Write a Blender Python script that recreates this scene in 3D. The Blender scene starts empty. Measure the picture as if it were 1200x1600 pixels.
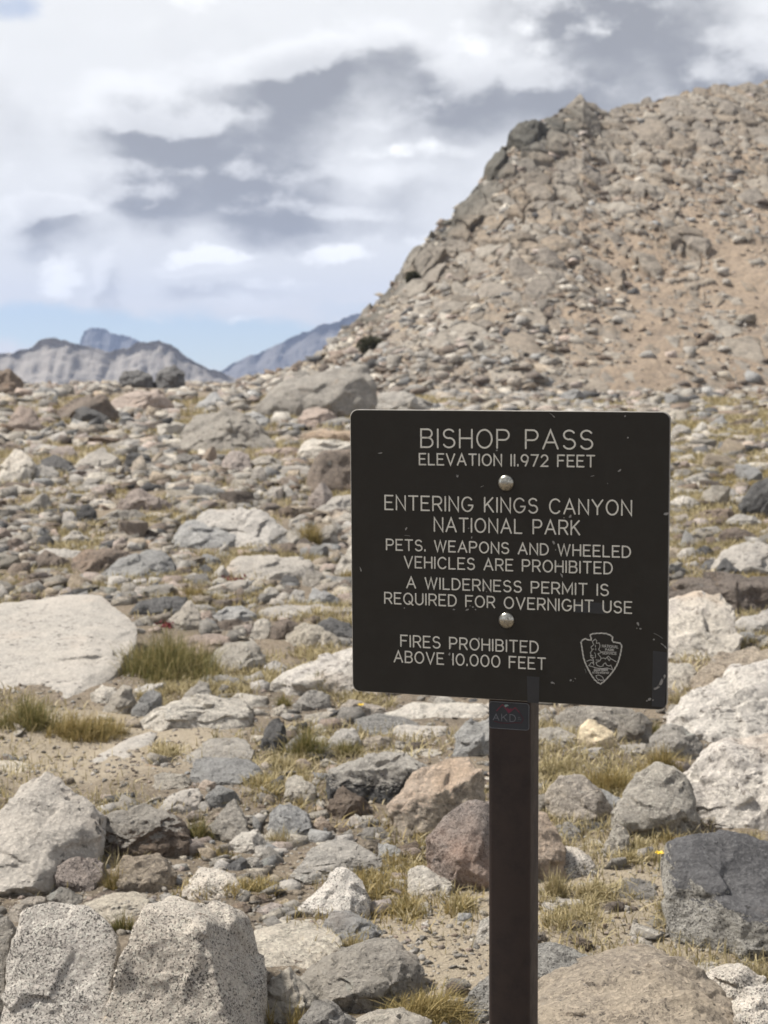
import bpy, bmesh, math, random
import numpy as np
from mathutils import Vector, Matrix
C = bpy.context.scene
COL = C.collection
R = math.radians

# ------------------------------------------------------------------ camera
F = 2592.0                                  # focal length in photo pixels (1200 x 1600)
PITCH = R(4.083)
CAM = np.array([0.0, 0.0, 1.4])
cd = bpy.data.cameras.new("camera")
cam = bpy.data.objects.new("camera", cd); COL.objects.link(cam)
cam.location = CAM; cam.rotation_euler = (math.pi/2 - PITCH, 0, 0)
cd.sensor_fit = 'VERTICAL'; cd.sensor_height = 34.6; cd.lens = 34.6*F/1600
cd.clip_start = 0.05; cd.clip_end = 30000
cd.dof.use_dof = True; cd.dof.focus_distance = 2.8; cd.dof.aperture_fstop = cd.lens/5.8
C.camera = cam

# ------------------------------------------------------------------ render settings
C.view_settings.view_transform = 'Standard'; C.view_settings.look = 'None'
C.view_settings.exposure = 0.6; C.view_settings.gamma = 1.0
C.cycles.use_denoising = True; C.cycles.denoiser = 'OPENIMAGEDENOISE'; C.cycles.denoising_prefilter = 'ACCURATE'
C.cycles.max_bounces = 6; C.cycles.volume_bounces = 0; C.cycles.diffuse_bounces = 3
C.cycles.caustics_reflective = False; C.cycles.caustics_refractive = False

# ------------------------------------------------------------------ sun and sky
SUN_AZ, SUN_EL = R(-78), R(56)               # azimuth from +Y towards +X
sd = bpy.data.lights.new("sun", 'SUN'); sd.energy = 4.7; sd.angle = R(6); sd.color = (1.0, 0.955, 0.89)
sun = bpy.data.objects.new("sun", sd); COL.objects.link(sun)
sdir = Vector((math.sin(SUN_AZ)*math.cos(SUN_EL), math.cos(SUN_AZ)*math.cos(SUN_EL), math.sin(SUN_EL)))
sun.rotation_euler = sdir.to_track_quat('Z', 'Y').to_euler(); sun.location = (20, 20, 40)

class NT:
    """small node-tree helper"""
    def __init__(s, nt): s.nt = nt; s.n = nt.nodes; s.l = nt.links
    def new(s, t, **k):
        n = s.n.new(t)
        for a, v in k.items():
            if a.startswith('i_'):
                key = a[2:]; key = int(key) if key.isdigit() else key.replace('_', ' ')
                s.put(n.inputs[key], v)
            else: setattr(n, a, v)
        return n
    def put(s, sock, v):
        if isinstance(v, bpy.types.NodeSocket): s.l.new(v, sock)
        elif isinstance(v, bpy.types.Node): s.l.new(v.outputs[0], sock)
        else:
            if isinstance(v, (tuple, list)) and len(v) == 3 and sock.type == 'RGBA': v = (*v, 1)
            sock.default_value = v
    def math(s, op, a, b=0.0, c=0.0, clamp=False):
        n = s.n.new('ShaderNodeMath'); n.operation = op; n.use_clamp = clamp
        s.put(n.inputs[0], a); s.put(n.inputs[1], b); s.put(n.inputs[2], c); return n.outputs[0]
    def vec(s, op, a, b=(0, 0, 0)):
        n = s.n.new('ShaderNodeVectorMath'); n.operation = op
        s.put(n.inputs[0], a); s.put(n.inputs[1], b)
        return n.outputs['Value'] if op in ('LENGTH', 'DOT_PRODUCT') else n.outputs[0]
    def scale(s, a, k):
        n = s.n.new('ShaderNodeVectorMath'); n.operation = 'SCALE'; s.put(n.inputs[0], a); s.put(n.inputs['Scale'], k); return n.outputs[0]
    def noise(s, v, scale, detail=4, rough=0.55, dist=0.0, out=0):
        n = s.n.new('ShaderNodeTexNoise'); s.put(n.inputs['Vector'], v)
        n.inputs['Scale'].default_value = scale; n.inputs['Detail'].default_value = detail
        n.inputs['Roughness'].default_value = rough; n.inputs['Distortion'].default_value = dist
        return n.outputs[out]
    def ramp(s, v, lo, hi, a=0.0, b=1.0):
        n = s.n.new('ShaderNodeMapRange'); n.interpolation_type = 'SMOOTHSTEP'
        s.put(n.inputs['Value'], v)
        for k, x in zip(('From Min', 'From Max', 'To Min', 'To Max'), (lo, hi, a, b)): s.put(n.inputs[k], x)
        return n.outputs[0]
    def mix(s, f, a, b, mode='MIX'):
        n = s.n.new('ShaderNodeMix'); n.data_type = 'RGBA'; n.blend_type = mode
        s.put(n.inputs[0], f); s.put(n.inputs[6], a); s.put(n.inputs[7], b); return n.outputs[2]

W = bpy.data.worlds.new("World"); C.world = W; W.use_nodes = True
w = NT(W.node_tree); w.n.clear()
wo = w.new('ShaderNodeOutputWorld')
sky = w.new('ShaderNodeTexSky', sky_type='NISHITA', sun_disc=False, sun_elevation=SUN_EL, sun_rotation=SUN_AZ,
            altitude=3600, air_density=1.0, dust_density=1.6, ozone_density=1.5)
bg_sky = w.new('ShaderNodeBackground', i_Color=sky.outputs[0], i_Strength=0.088)
tc = w.new('ShaderNodeTexCoord'); sx = w.new('ShaderNodeSeparateXYZ', i_0=tc.outputs['Generated'])
az = w.math('ARCTAN2', sx.outputs[0], sx.outputs[1]); el = w.math('ARCSINE', sx.outputs[2])
ae = w.new('ShaderNodeCombineXYZ', i_0=az, i_1=w.math('MULTIPLY', el, 1.5), i_2=0.0).outputs[0]
wn1 = w.vec('SUBTRACT', w.noise(ae, 9, 5, 0.6, out=1), (0.5, 0.5, 0.5))
wn2 = w.vec('SUBTRACT', w.noise(ae, 34, 5, 0.6, out=1), (0.5, 0.5, 0.5))
warp = w.vec('ADD', w.vec('MULTIPLY', wn1, (0.050, 0.028, 0)), w.vec('MULTIPLY', wn2, (0.026, 0.015, 0)))
P = w.vec('ADD', w.new('ShaderNodeCombineXYZ', i_0=az, i_1=el, i_2=0.0).outputs[0], warp)
def blobs(lst, P=P):
    tot = None
    for (px, py, rx, ry, wt) in lst:
        d = w.vec('SUBTRACT', P, ((px-600)/F, (615-py)/F, 0))
        d = w.vec('MULTIPLY', d, (F/rx, F/ry, 0))
        g = w.ramp(w.vec('LENGTH', d), 1.35, 0.25, 0.0, wt)
        tot = g if tot is None else w.math('ADD', tot, g)
    return tot
DARK = [(435, 140, 135, 54, 1.0), (565, 100, 112, 60, .8), (335, 206, 234, 34, .85), (230, 175, 99, 58, .45), (262, 276, 130, 65, .9), (435, 270, 108, 55, .75),
        (430, 338, 135, 34, .95), (225, 326, 72, 31, .7), (90, 342, 70, 30, .85), (60, 372, 54, 17, .5), (1010, 120, 360, 94, .75), (760, 165, 150, 63, .5), (930, 10, 207, 58, .95),
        (660, 190, 99, 58, .4), (650, 285, 108, 40, .4), (600, 335, 99, 23, .45), (330, 425, 99, 14, .6), (170, 432, 23, 52, .5), (450, 476, 135, 14, .2), (1500, 200, 500, 168, .6), (-500, 200, 600, 126, .5)]
dark = blobs(DARK); dark_up = blobs(DARK, w.vec('ADD', P, (-0.006, 0.013, 0)))
brt = blobs([(105, 440, 60, 46, 1), (330, 407, 110, 20, 1), (515, 408, 66, 22, 1.1), (420, 452, 180, 16, .6), (820, 72, 140, 55, .55), (70, 260, 110, 60, .35),
             (360, 35, 170, 34, .4), (600, 245, 160, 24, .6), (590, 372, 160, 22, .55), (400, 497, 130, 9, .5), (230, 494, 60, 9, .5), (140, 25, 80, 22, .5)])
blu = blobs([(150, 515, 300, 42, .9), (420, 545, 330, 50, .95), (560, 480, 120, 20, .5), (35, 30, 70, 40, .55), (100, 400, 160, 20, .25), (30, 490, 140, 30, .35)])
vp = w.vec('ADD', ae, w.vec('MULTIPLY', wn2, (.03, .03, 0)))
def puff(sc): return w.new('ShaderNodeTexVoronoi', feature='SMOOTH_F1', i_Vector=vp, i_Scale=sc, i_Smoothness=.6).outputs['Distance']
pf = w.math('ADD', w.math('MULTIPLY', puff(19), .6), w.math('MULTIPLY', puff(47), .4))
fb = w.noise(ae, 20, 7, 0.56); fb_up = w.noise(w.vec('ADD', ae, (-0.006, 0.020, 0)), 20, 7, 0.56); fb2 = w.noise(ae, 75, 6, 0.6)
def field(dk, f): return w.math('ADD', w.math('MULTIPLY', dk, w.ramp(f, 0.30, 0.66, 0.75, 1.15)), w.math('MULTIPLY', w.math('SUBTRACT', f, 0.5), 0.55))
fa, fu = field(dark, fb), field(dark_up, fb_up)
rimf = w.ramp(w.math('SUBTRACT', fa, fu), -0.02, 0.5)          # cloud here, little cloud above: a lit top
df = w.math('ADD', w.math('MULTIPLY', fa, .45), w.math('MULTIPLY', fu, .55))
df = w.math('ADD', df, w.math('MULTIPLY', w.math('SUBTRACT', pf, 0.4), 0.3))
df = w.ramp(df, 0.0, 1.0)
cl = w.mix(df, (0.65, 0.652, 0.648), (0.235, 0.237, 0.244))
cl = w.mix(w.math('MULTIPLY', rimf, .5), cl, (0.86, 0.86, 0.855))
bf = w.math('ADD', brt, w.math('MULTIPLY', w.math('SUBTRACT', fb, 0.5), 0.9))
bf = w.math('ADD', bf, w.math('MULTIPLY', w.math('SUBTRACT', fb2, 0.5), 0.5))
bf = w.math('SUBTRACT', bf, w.math('MULTIPLY', w.math('SUBTRACT', pf, 0.36), 1.3))
bf = w.ramp(bf, 0.25, 0.8)
cl = w.mix(bf, cl, (0.88, 0.88, 0.87))
cl = w.mix(w.ramp(el, 0.26, 0.62, 0, 0.95), cl, (0.27, 0.28, 0.305))  # unseen sky overhead darkened by elevation to cut the ambient light
bg_cl = w.new('ShaderNodeBackground', i_Color=cl, i_Strength=1.0)
blf = w.math('ADD', blu, w.math('MULTIPLY', w.math('SUBTRACT', fb, 0.5), 0.9))
blf = w.math('MULTIPLY', w.ramp(blf, 0.2, 1.0, 0.0, 0.8), w.math('SUBTRACT', 1.0, bf))
mx = w.new('ShaderNodeMixShader', i_0=blf, i_1=bg_cl.outputs[0], i_2=bg_sky.outputs[0])
w.l.new(mx.outputs[0], wo.inputs['Surface'])

# ------------------------------------------------------------------ numeric helpers
_rs = np.random.RandomState(7)
_G = _rs.normal(size=(4096, 3)); _G /= np.linalg.norm(_G, axis=1)[:, None]
def _h(i, j, k): return ((i*73856093) ^ (j*19349663) ^ (k*83492791)) & 4095
def pn(Pt):
    """3-D gradient noise, about -1..1"""
    Pt = np.asarray(Pt, float); b = np.floor(Pt).astype(np.int64); fr = Pt - b
    u = fr*fr*fr*(fr*(fr*6-15)+10); out = 0
    for dx in (0, 1):
        wx = u[:, 0] if dx else 1-u[:, 0]
        for dy in (0, 1):
            wy = u[:, 1] if dy else 1-u[:, 1]
            for dz in (0, 1):
                wz = u[:, 2] if dz else 1-u[:, 2]
                g = _G[_h(b[:, 0]+dx, b[:, 1]+dy, b[:, 2]+dz)]
                out = out + wx*wy*wz*((fr[:, 0]-dx)*g[:, 0]+(fr[:, 1]-dy)*g[:, 1]+(fr[:, 2]-dz)*g[:, 2])
    return out*1.5
def fbm(Pt, o=4, gain=0.5):
    s = 0; a = 1.0; Pt = np.asarray(Pt, float)
    for k in range(o): s = s + a*pn(Pt*2.03**k+17.3*k); a *= gain
    return s
def ridged(Pt, o=4):
    s = 0; a = 1.0; Pt = np.asarray(Pt, float)
    for k in range(o): s = s + a*(1-2*np.abs(pn(Pt*2.07**k+9.1*k))); a *= 0.5
    return s
def sm(x, a, b):
    t = np.clip((x-a)/(b-a), 0, 1); return t*t*(3-2*t)
def mesh_np(name, v, quads=None, tris=None, mats=None, midx=None, smooth=True):
    v = np.asarray(v, np.float32); me = bpy.data.meshes.new(name)
    q = np.zeros((0, 4), np.int32) if quads is None else np.asarray(quads, np.int32)
    t = np.zeros((0, 3), np.int32) if tris is None else np.asarray(tris, np.int32)
    nl = q.size+t.size; nf = len(q)+len(t)
    me.vertices.add(len(v)); me.vertices.foreach_set('co', v.ravel())
    me.loops.add(nl); me.loops.foreach_set('vertex_index', np.concatenate([q.ravel(), t.ravel()]).astype(np.int32))
    me.polygons.add(nf)
    me.polygons.foreach_set('loop_start', np.concatenate([np.arange(len(q))*4, q.size+np.arange(len(t))*3]).astype(np.int32))
    me.update(calc_edges=True)
    if smooth: me.polygons.foreach_set('use_smooth', np.ones(nf, bool))
    for m in (mats or []): me.materials.append(m)
    if midx is not None: me.polygons.foreach_set('material_index', np.asarray(midx, np.int32))
    me.validate(); me.update(); return me
def link(name, me, parent=None):
    o = bpy.data.objects.new(name, me); COL.objects.link(o)
    if parent: o.parent = parent
    return o
def tag(o, label=None, cat=None, group=None, kind=None):
    if label: o['label'] = label
    if cat: o['category'] = cat
    if group: o['group'] = group
    if kind: o['kind'] = kind
    return o

FW = np.array([0, math.cos(PITCH), -math.sin(PITCH)]); UP = np.array([0, math.sin(PITCH), math.cos(PITCH)]); RT = np.array([1.0, 0, 0])
def ray(px, py):
    d = FW + RT*(px-600)/F + UP*(800-py)/F
    return d/d[1]                            # scaled so that y advances by one metre

# ------------------------------------------------------------------ terrain
def H(x, y):
    x = np.atleast_1d(np.asarray(x, float)); y = np.atleast_1d(np.asarray(y, float))
    r = np.sqrt(x*x+y*y)
    z = 0.0233*np.maximum(np.minimum(r, 88)-8, 0)
    z = z - 62*sm(r, 88, 900)*1.0
    P3 = np.stack([x, y, 0*x+3.3], 1)
    z = z + pn(P3*0.09)*0.22*sm(r, 7, 25)*(1-sm(r, 88, 140)) + pn(P3*0.42+5)*0.06*sm(r, 3, 9)
    z = z + pn(P3*1.6+9)*0.028 + pn(P3*5+2)*0.013*(1-sm(r, 15, 30)) + pn(P3*13)*0.006*(1-sm(r, 8, 16))
    return z + fbm(P3*0.02, 3)*3*sm(r, 120, 400)
def gp(px, py):
    """where the sight line of a photo pixel meets the ground"""
    d = ray(px, py); D = np.geomspace(2.2, 87, 500)
    pz = CAM[2]+d[2]*D - H(d[0]*D, D)
    i = np.argmax(pz < 0) if (pz < 0).any() else len(D)-1
    if i == 0: return d[0]*D[0], D[0], float(H(d[0]*D[0], D[0])[0])
    a, b = D[i-1], D[i]; t = pz[i-1]/(pz[i-1]-pz[i]+1e-9) if pz[i] < 0 else 1.0
    Dm = a+(b-a)*t
    return d[0]*Dm, Dm, float(H(d[0]*Dm, Dm)[0])

# ------------------------------------------------------------------ materials
def new_mat(name):
    m = bpy.data.materials.new(name); m.use_nodes = True; t = NT(m.node_tree); t.n.clear()
    o = t.new('ShaderNodeOutputMaterial'); b = t.new('ShaderNodeBsdfPrincipled'); t.l.new(b.outputs[0], o.inputs[0])
    b.inputs['Specular IOR Level'].default_value = 0.25
    return m, t, b
def rnd_vec(t, coord='Object', k=60):
    tc = t.new('ShaderNodeTexCoord'); oi = t.new('ShaderNodeObjectInfo'); ge = t.new('ShaderNodeNewGeometry')
    rr = t.math('ADD', oi.outputs['Random'], t.math('MULTIPLY', ge.outputs['Random Per Island'], 0.61))
    rr = t.math('FRACT', t.math('MULTIPLY', rr, 7.31))
    off = t.scale((1.0, 0.7, 0.4), t.math('MULTIPLY', rr, k))
    return t.vec('ADD', tc.outputs[coord], off), rr
def granite(name, base, base2, speck=0.5, speck_scale=95, speck_col=(0.035, 0.032, 0.03), lichen=0.25, lichen_col=(0.045, 0.042, 0.038),
            stain=0.2, stain_col=(0.42, 0.27, 0.15), bump=0.9, pale=0.3, mott=0.55, fleck=0.0, vr=0.46):
    m, t, b = new_mat(name)
    v, rr = rnd_vec(t)
    n1 = t.noise(v, 3.0, 6, 0.62); n2 = t.noise(v, 11, 8, 0.68)
    col = t.mix(t.ramp(t.math('ADD', n1, t.math('MULTIPLY', n2, 0.5)), 0.62, 0.88), base, base2)
    mo = t.noise(v, 17, 9, 0.8); col = t.mix(t.ramp(mo, 0.49, 0.60, 0, mott+.12), col, tuple(c*0.42 for c in base2))
    mo2 = t.noise(v, 46, 6, 0.75); col = t.mix(t.ramp(mo2, 0.52, 0.66, 0, 0.6), col, tuple(min(.8, c*1.3) for c in base))
    # crystals: pale feldspar and dark mica
    nf = t.noise(v, speck_scale*0.8, 3, 0.7)
    col = t.mix(t.ramp(nf, 0.5, 0.64, 0, 0.65), col, tuple(min(0.78, c*1.45) for c in base))
    ns = t.noise(v, speck_scale*1.3, 3, 0.72, 0.3)
    thr = 0.675-0.135*speck
    sp = t.math('ADD', ns, t.math('MULTIPLY', t.math('SUBTRACT', n2, 0.5), 0.25))
    col = t.mix(t.ramp(sp, thr, thr+0.07, 0, 0.85), col, speck_col)
    col = t.mix(t.ramp(t.noise(v, speck_scale*.8, 3, .7), .74-.1*speck, .80-.1*speck, 0, .8), col, speck_col)
    nb = t.noise(v, speck_scale*0.28, 4, 0.75)
    col = t.mix(t.ramp(nb, 0.56, 0.72, 0, 0.35), col, tuple(c*0.55 for c in base2))
    # iron stain
    no = t.noise(v, 2.2, 5, 0.6)
    col = t.mix(t.ramp(no, 0.66-0.3*stain, 0.85-0.25*stain, 0, 0.75), col, t.mix(0.45, col, stain_col))
    # lichen crusts, black and pale grey-green
    nl = t.noise(v, 7.5, 9, 0.78, 0.3)
    lt = 0.71-0.2*lichen
    col = t.mix(t.ramp(nl, lt, lt+0.045, 0, 0.85), col, lichen_col)
    nl3 = t.noise(v, 24, 7, 0.75)
    col = t.mix(t.ramp(nl3, lt-0.01, lt+0.035, 0, 0.8), col, lichen_col)
    fk = t.math('MULTIPLY', t.ramp(t.noise(v, 34, 2, .6, .5), .66-.06*fleck, .70-.06*fleck), t.ramp(t.noise(v, 2.6, 3, .6), .62-.2*fleck, .72-.2*fleck))
    col = t.mix(t.math('MULTIPLY', fk, .9 if fleck else 0.0), col, (.05, .048, .046))
    np_ = t.noise(v, 5.5, 8, 0.72)
    pt = 0.70-0.2*pale
    col = t.mix(t.ramp(np_, pt, pt+0.08, 0, 0.6), col, (0.46, 0.47, 0.42))
    val = t.math('MULTIPLY_ADD', rr, vr, 1.0-vr*.52)
    hs = t.new('ShaderNodeHueSaturation', i_Value=val, i_Saturation=t.math('MULTIPLY_ADD', t.math('FRACT', t.math('MULTIPLY', rr, 13.7)), 0.4, 0.7), i_Color=col)
    t.put(b.inputs['Base Color'], hs.outputs[0]); b.inputs['Roughness'].default_value = 0.88
    h = t.math('ADD', t.math('MULTIPLY', n2, 1.0), t.math('MULTIPLY', nf, 0.22))
    h = t.math('ADD', h, t.math('MULTIPLY', t.noise(v, 38, 7, 0.75), 0.8))
    h = t.math('SUBTRACT', h, t.math('MULTIPLY', t.ramp(nl, lt, lt+0.05), 0.05))
    bp_ = t.new('ShaderNodeBump', i_Strength=bump, i_Distance=0.05, i_Height=h)
    t.put(b.inputs['Normal'], bp_.outputs[0])
    return m
M = {}
M['white'] = granite('white_granite', (0.405, 0.37, 0.325), (0.35, 0.325, 0.29), 0.2, 110, lichen=0.36, stain=0.4, stain_col=(0.60, 0.43, 0.31), bump=0.6, pale=0.1, mott=.22, fleck=.75, vr=.16)
M['blotch'] = granite('lichen_blotched_granite', (0.50, 0.46, 0.40), (0.44, 0.40, 0.36), 0.35, 90, lichen=0.62, lichen_col=(0.12, 0.10, 0.08), stain=0.35, bump=0.6, pale=0.35, vr=.15)
M['speck'] = granite('speckled_granite', (0.58, 0.515, 0.435), (0.49, 0.44, 0.38), 1.1, 150, lichen=0.38, lichen_col=(0.13, 0.095, 0.07), stain=0.35, bump=0.6, pale=0.15, mott=.3, vr=.1)
M['pale'] = granite('pale_granite', (0.56, 0.50, 0.415), (0.46, 0.415, 0.35), 0.5, 90, lichen=0.35, stain=0.3)
M['grey'] = granite('grey_granite', (0.40, 0.365, 0.315), (0.31, 0.285, 0.25), 0.55, 85, lichen=0.45, stain=0.2, pale=0.5)
M['blue'] = granite('blue_grey_granite', (0.38, 0.37, 0.35), (0.30, 0.295, 0.285), 0.5, 85, lichen=0.4, stain=0.05, pale=0.45)
M['tan'] = granite('tan_granite', (0.43, 0.36, 0.275), (0.33, 0.28, 0.225), 0.55, 90, lichen=0.45, stain=0.3, stain_col=(0.42, 0.31, 0.2))
M['orange'] = granite('orange_weathered_granite', (0.48, 0.37, 0.275), (0.41, 0.33, 0.26), 0.4, 90, lichen=0.3, stain=0.5)
M['pink'] = granite('pinkish_granite', (0.47, 0.38, 0.32), (0.39, 0.325, 0.28), 0.55, 85, lichen=0.4, stain=0.35)
M['brown'] = granite('brown_weathered_granite', (0.25, 0.195, 0.15), (0.185, 0.15, 0.12), 0.6, 100, lichen=0.45, stain=0.4, stain_col=(0.36, 0.22, 0.13), pale=0.3)
M['rust'] = granite('brown_speckled_granite', (0.38, 0.32, 0.28), (0.30, 0.26, 0.235), 1.0, 150, lichen=0.25, stain=0.5, stain_col=(0.46, 0.25, 0.15), pale=0.2)
M['dark'] = granite('dark_lichened_granite', (0.15, 0.145, 0.14), (0.10, 0.098, 0.095), 0.4, 90, lichen=0.5, stain=0.15, pale=0.2)
M['black'] = granite('black_lichened_granite', (0.40, 0.38, 0.34), (0.30, 0.285, 0.26), 1.0, 110, lichen=0.25, lichen_col=(0.05, 0.05, 0.053), stain=0.2, pale=0.2)
M['crust'] = granite('black_lichen_crust', (0.15, 0.147, 0.147), (0.10, 0.098, 0.10), 0.2, 90, lichen=0.4, stain=0.1, pale=0.42, mott=.3)
M['yellow'] = granite('yellow_tan_granite', (0.58, 0.46, 0.29), (0.50, 0.40, 0.26), 0.1, 90, lichen=0.15, stain=0.4, bump=0.35, pale=0.1)

# ------------------------------------------------------------------ rock geometry
_ICO = {}
def ico(n):
    if n not in _ICO:
        bm = bmesh.new(); bmesh.ops.create_icosphere(bm, subdivisions=n, radius=1)
        _ICO[n] = (np.array([v.co[:] for v in bm.verts]), np.array([[v.index for v in f.verts] for f in bm.faces]))
        bm.free()
    return _ICO[n]
def hull_of(pts):
    bm = bmesh.new()
    for p in pts: bm.verts.new(p)
    r = bmesh.ops.convex_hull(bm, input=bm.verts)
    bmesh.ops.delete(bm, geom=[v for v in bm.verts if not v.link_faces], context='VERTS')
    bm.normal_update(); return bm
def carve(pts, level, seed, rough=1.0, chips=9, soft=160, lo=0.8, hi=0.97, facets=14, cuts=0):
    """a rock: the hull of a point cloud, chipped by random planes, stepped and roughened"""
    rs = np.random.RandomState(seed); pts = np.asarray(pts, float)
    bm = hull_of(pts)
    c = np.mean([v.co[:] for v in bm.verts], 0)
    N = np.array([f.normal[:] for f in bm.faces]); D = np.array([np.dot(f.normal, np.array(f.verts[0].co)-c) for f in bm.faces])
    bm.free()
    s = D < 0; N[s] *= -1; D[s] *= -1
    key, idx = np.unique(np.round(np.c_[N*6, D*30], 0), axis=0, return_index=True); N, D = N[idx], D[idx]
    ext = (pts.max(0)-pts.min(0))/2; ext = np.maximum(ext, ext.max()*0.12)
    k = chips+facets
    cn = rs.normal(size=(k, 3))/ext; cn /= np.linalg.norm(cn, axis=1)[:, None]
    sup = ((pts-c)@cn.T).max(0)
    N = np.r_[N, cn]; D = np.r_[D, sup*np.r_[rs.uniform(lo, hi, chips), rs.uniform(.955, 1.0, facets)]]
    if cuts:                                # broad fracture faces on the open side
        fn = np.stack([rs.uniform(-1.1, 1.1, cuts), -rs.uniform(.5, 1.0, cuts), rs.uniform(-.25, 1.1, cuts)], 1); fn /= np.linalg.norm(fn, axis=1)[:, None]
        N = np.r_[N, fn]; D = np.r_[D, ((pts-c)@fn.T).max(0)*rs.uniform(.66, .9, cuts)]
    D = np.maximum(D, ext.min()*0.2)
    u, f = ico(level)
    d = u*ext; d /= np.linalg.norm(d, axis=1)[:, None]
    R0 = float(np.prod(ext)**(1/3.)); off = rs.uniform(-50, 50, 3)
    dj = d + np.stack([fbm(d*5+off, 2), fbm(d*5+off+31, 2), fbm(d*5+off+67, 2)], 1)*.02*rough if level >= 4 else d
    q = np.maximum(dj@N.T, 1e-6)/D
    qm = q.max(1); rad = 1.012/(qm*((q/qm[:, None])**soft).sum(1)**(1.0/soft))
    v = d*rad[:, None]; w_ = v/R0
    n = fbm(w_*1.1+off, 2)*0.018 + (ridged(w_*2.2+off*1.7, 3)-.4)*0.016
    if level >= 4:
        for fs_, am_ in ((1.5, .17), (3.6, .085)):      # conchoidal fracture faces, each tilted its own way
            n = n + am_*fracture(w_*fs_+off, int(seed) % 977)/fs_*1.35
        # parting planes: the block breaks away in steps along one set of joints
        jd = rs.normal(size=3); jd[2] += 1.2; jd /= np.linalg.norm(jd)
        t_ = w_@jd*rs.uniform(2.2, 4.5)+fbm(w_*1.6+off, 2)*.45; fr_ = t_-np.floor(t_)
        st_ = (sm(fr_, 0, .14)-fr_)*rs.uniform(.02, .075)
        n = n + st_*sm(fbm(w_*1.3+off*.7, 2), -.25, .35) + fbm(w_*8+off*.3, 3)*0.014
    if level >= 5: n = n - 0.009*sm(ridged(w_*np.array([1.4, 1.4, 3.5])+off, 2), 1.0, 1.4) + fbm(w_*24+off, 3)*0.010
    if level >= 6: n = n + fbm(w_*60+off, 2)*0.003
    v = v*(1+(n*rough*R0/np.maximum(rad, R0*0.4))[:, None])
    return v+c, f

def worley(P2, seed):
    """cells in a plane: nearest distance, gap to the second, id, offset from the cell's centre"""
    P2 = np.asarray(P2, float); b = np.floor(P2).astype(np.int64); F1 = np.full(len(P2), 9.); F2 = F1.copy(); ID = np.zeros(len(P2), np.int64); OF = np.zeros_like(P2)
    for i in (-1, 0, 1):
        for j in (-1, 0, 1):
            h = _h(b[:, 0]+i, b[:, 1]+j, np.int64(seed)); q = b+[i, j]+.5+_G[h][:, :2]*.48; dv = P2-q; d = np.hypot(dv[:, 0], dv[:, 1])
            n = d < F1; F2 = np.where(n, F1, np.minimum(F2, d)); ID = np.where(n, h, ID); OF[n] = dv[n]; F1 = np.where(n, d, F1)
    return F1, F2-F1, ID, OF
def fracture(Q, seed):
    """flat faces tilted every way, one to a cell, blended over a narrow seam"""
    b = np.floor(Q).astype(np.int64); S = np.zeros(len(Q)); WS = S + 1e-12
    for i in (-1, 0, 1):
        for j in (-1, 0, 1):
            for k in (-1, 0, 1):
                h = _h(b[:, 0]+i+seed, b[:, 1]+j, b[:, 2]+k); dv = Q-(b+[i, j, k]+.5+_G[h]*.45); wt = np.exp(-26*(dv*dv).sum(1))
                S += wt*((dv*_G[(h*7+3) & 4095]).sum(1)+(RND[h][:, 0]-.5)*.16); WS += wt
    return S/WS
RND = np.random.RandomState(99).uniform(0, 1, (4096, 4))
ROCKS = []                                  # (x0, y0, x1, y1) of every traced rock in photo pixels
NOUN = {}
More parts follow.
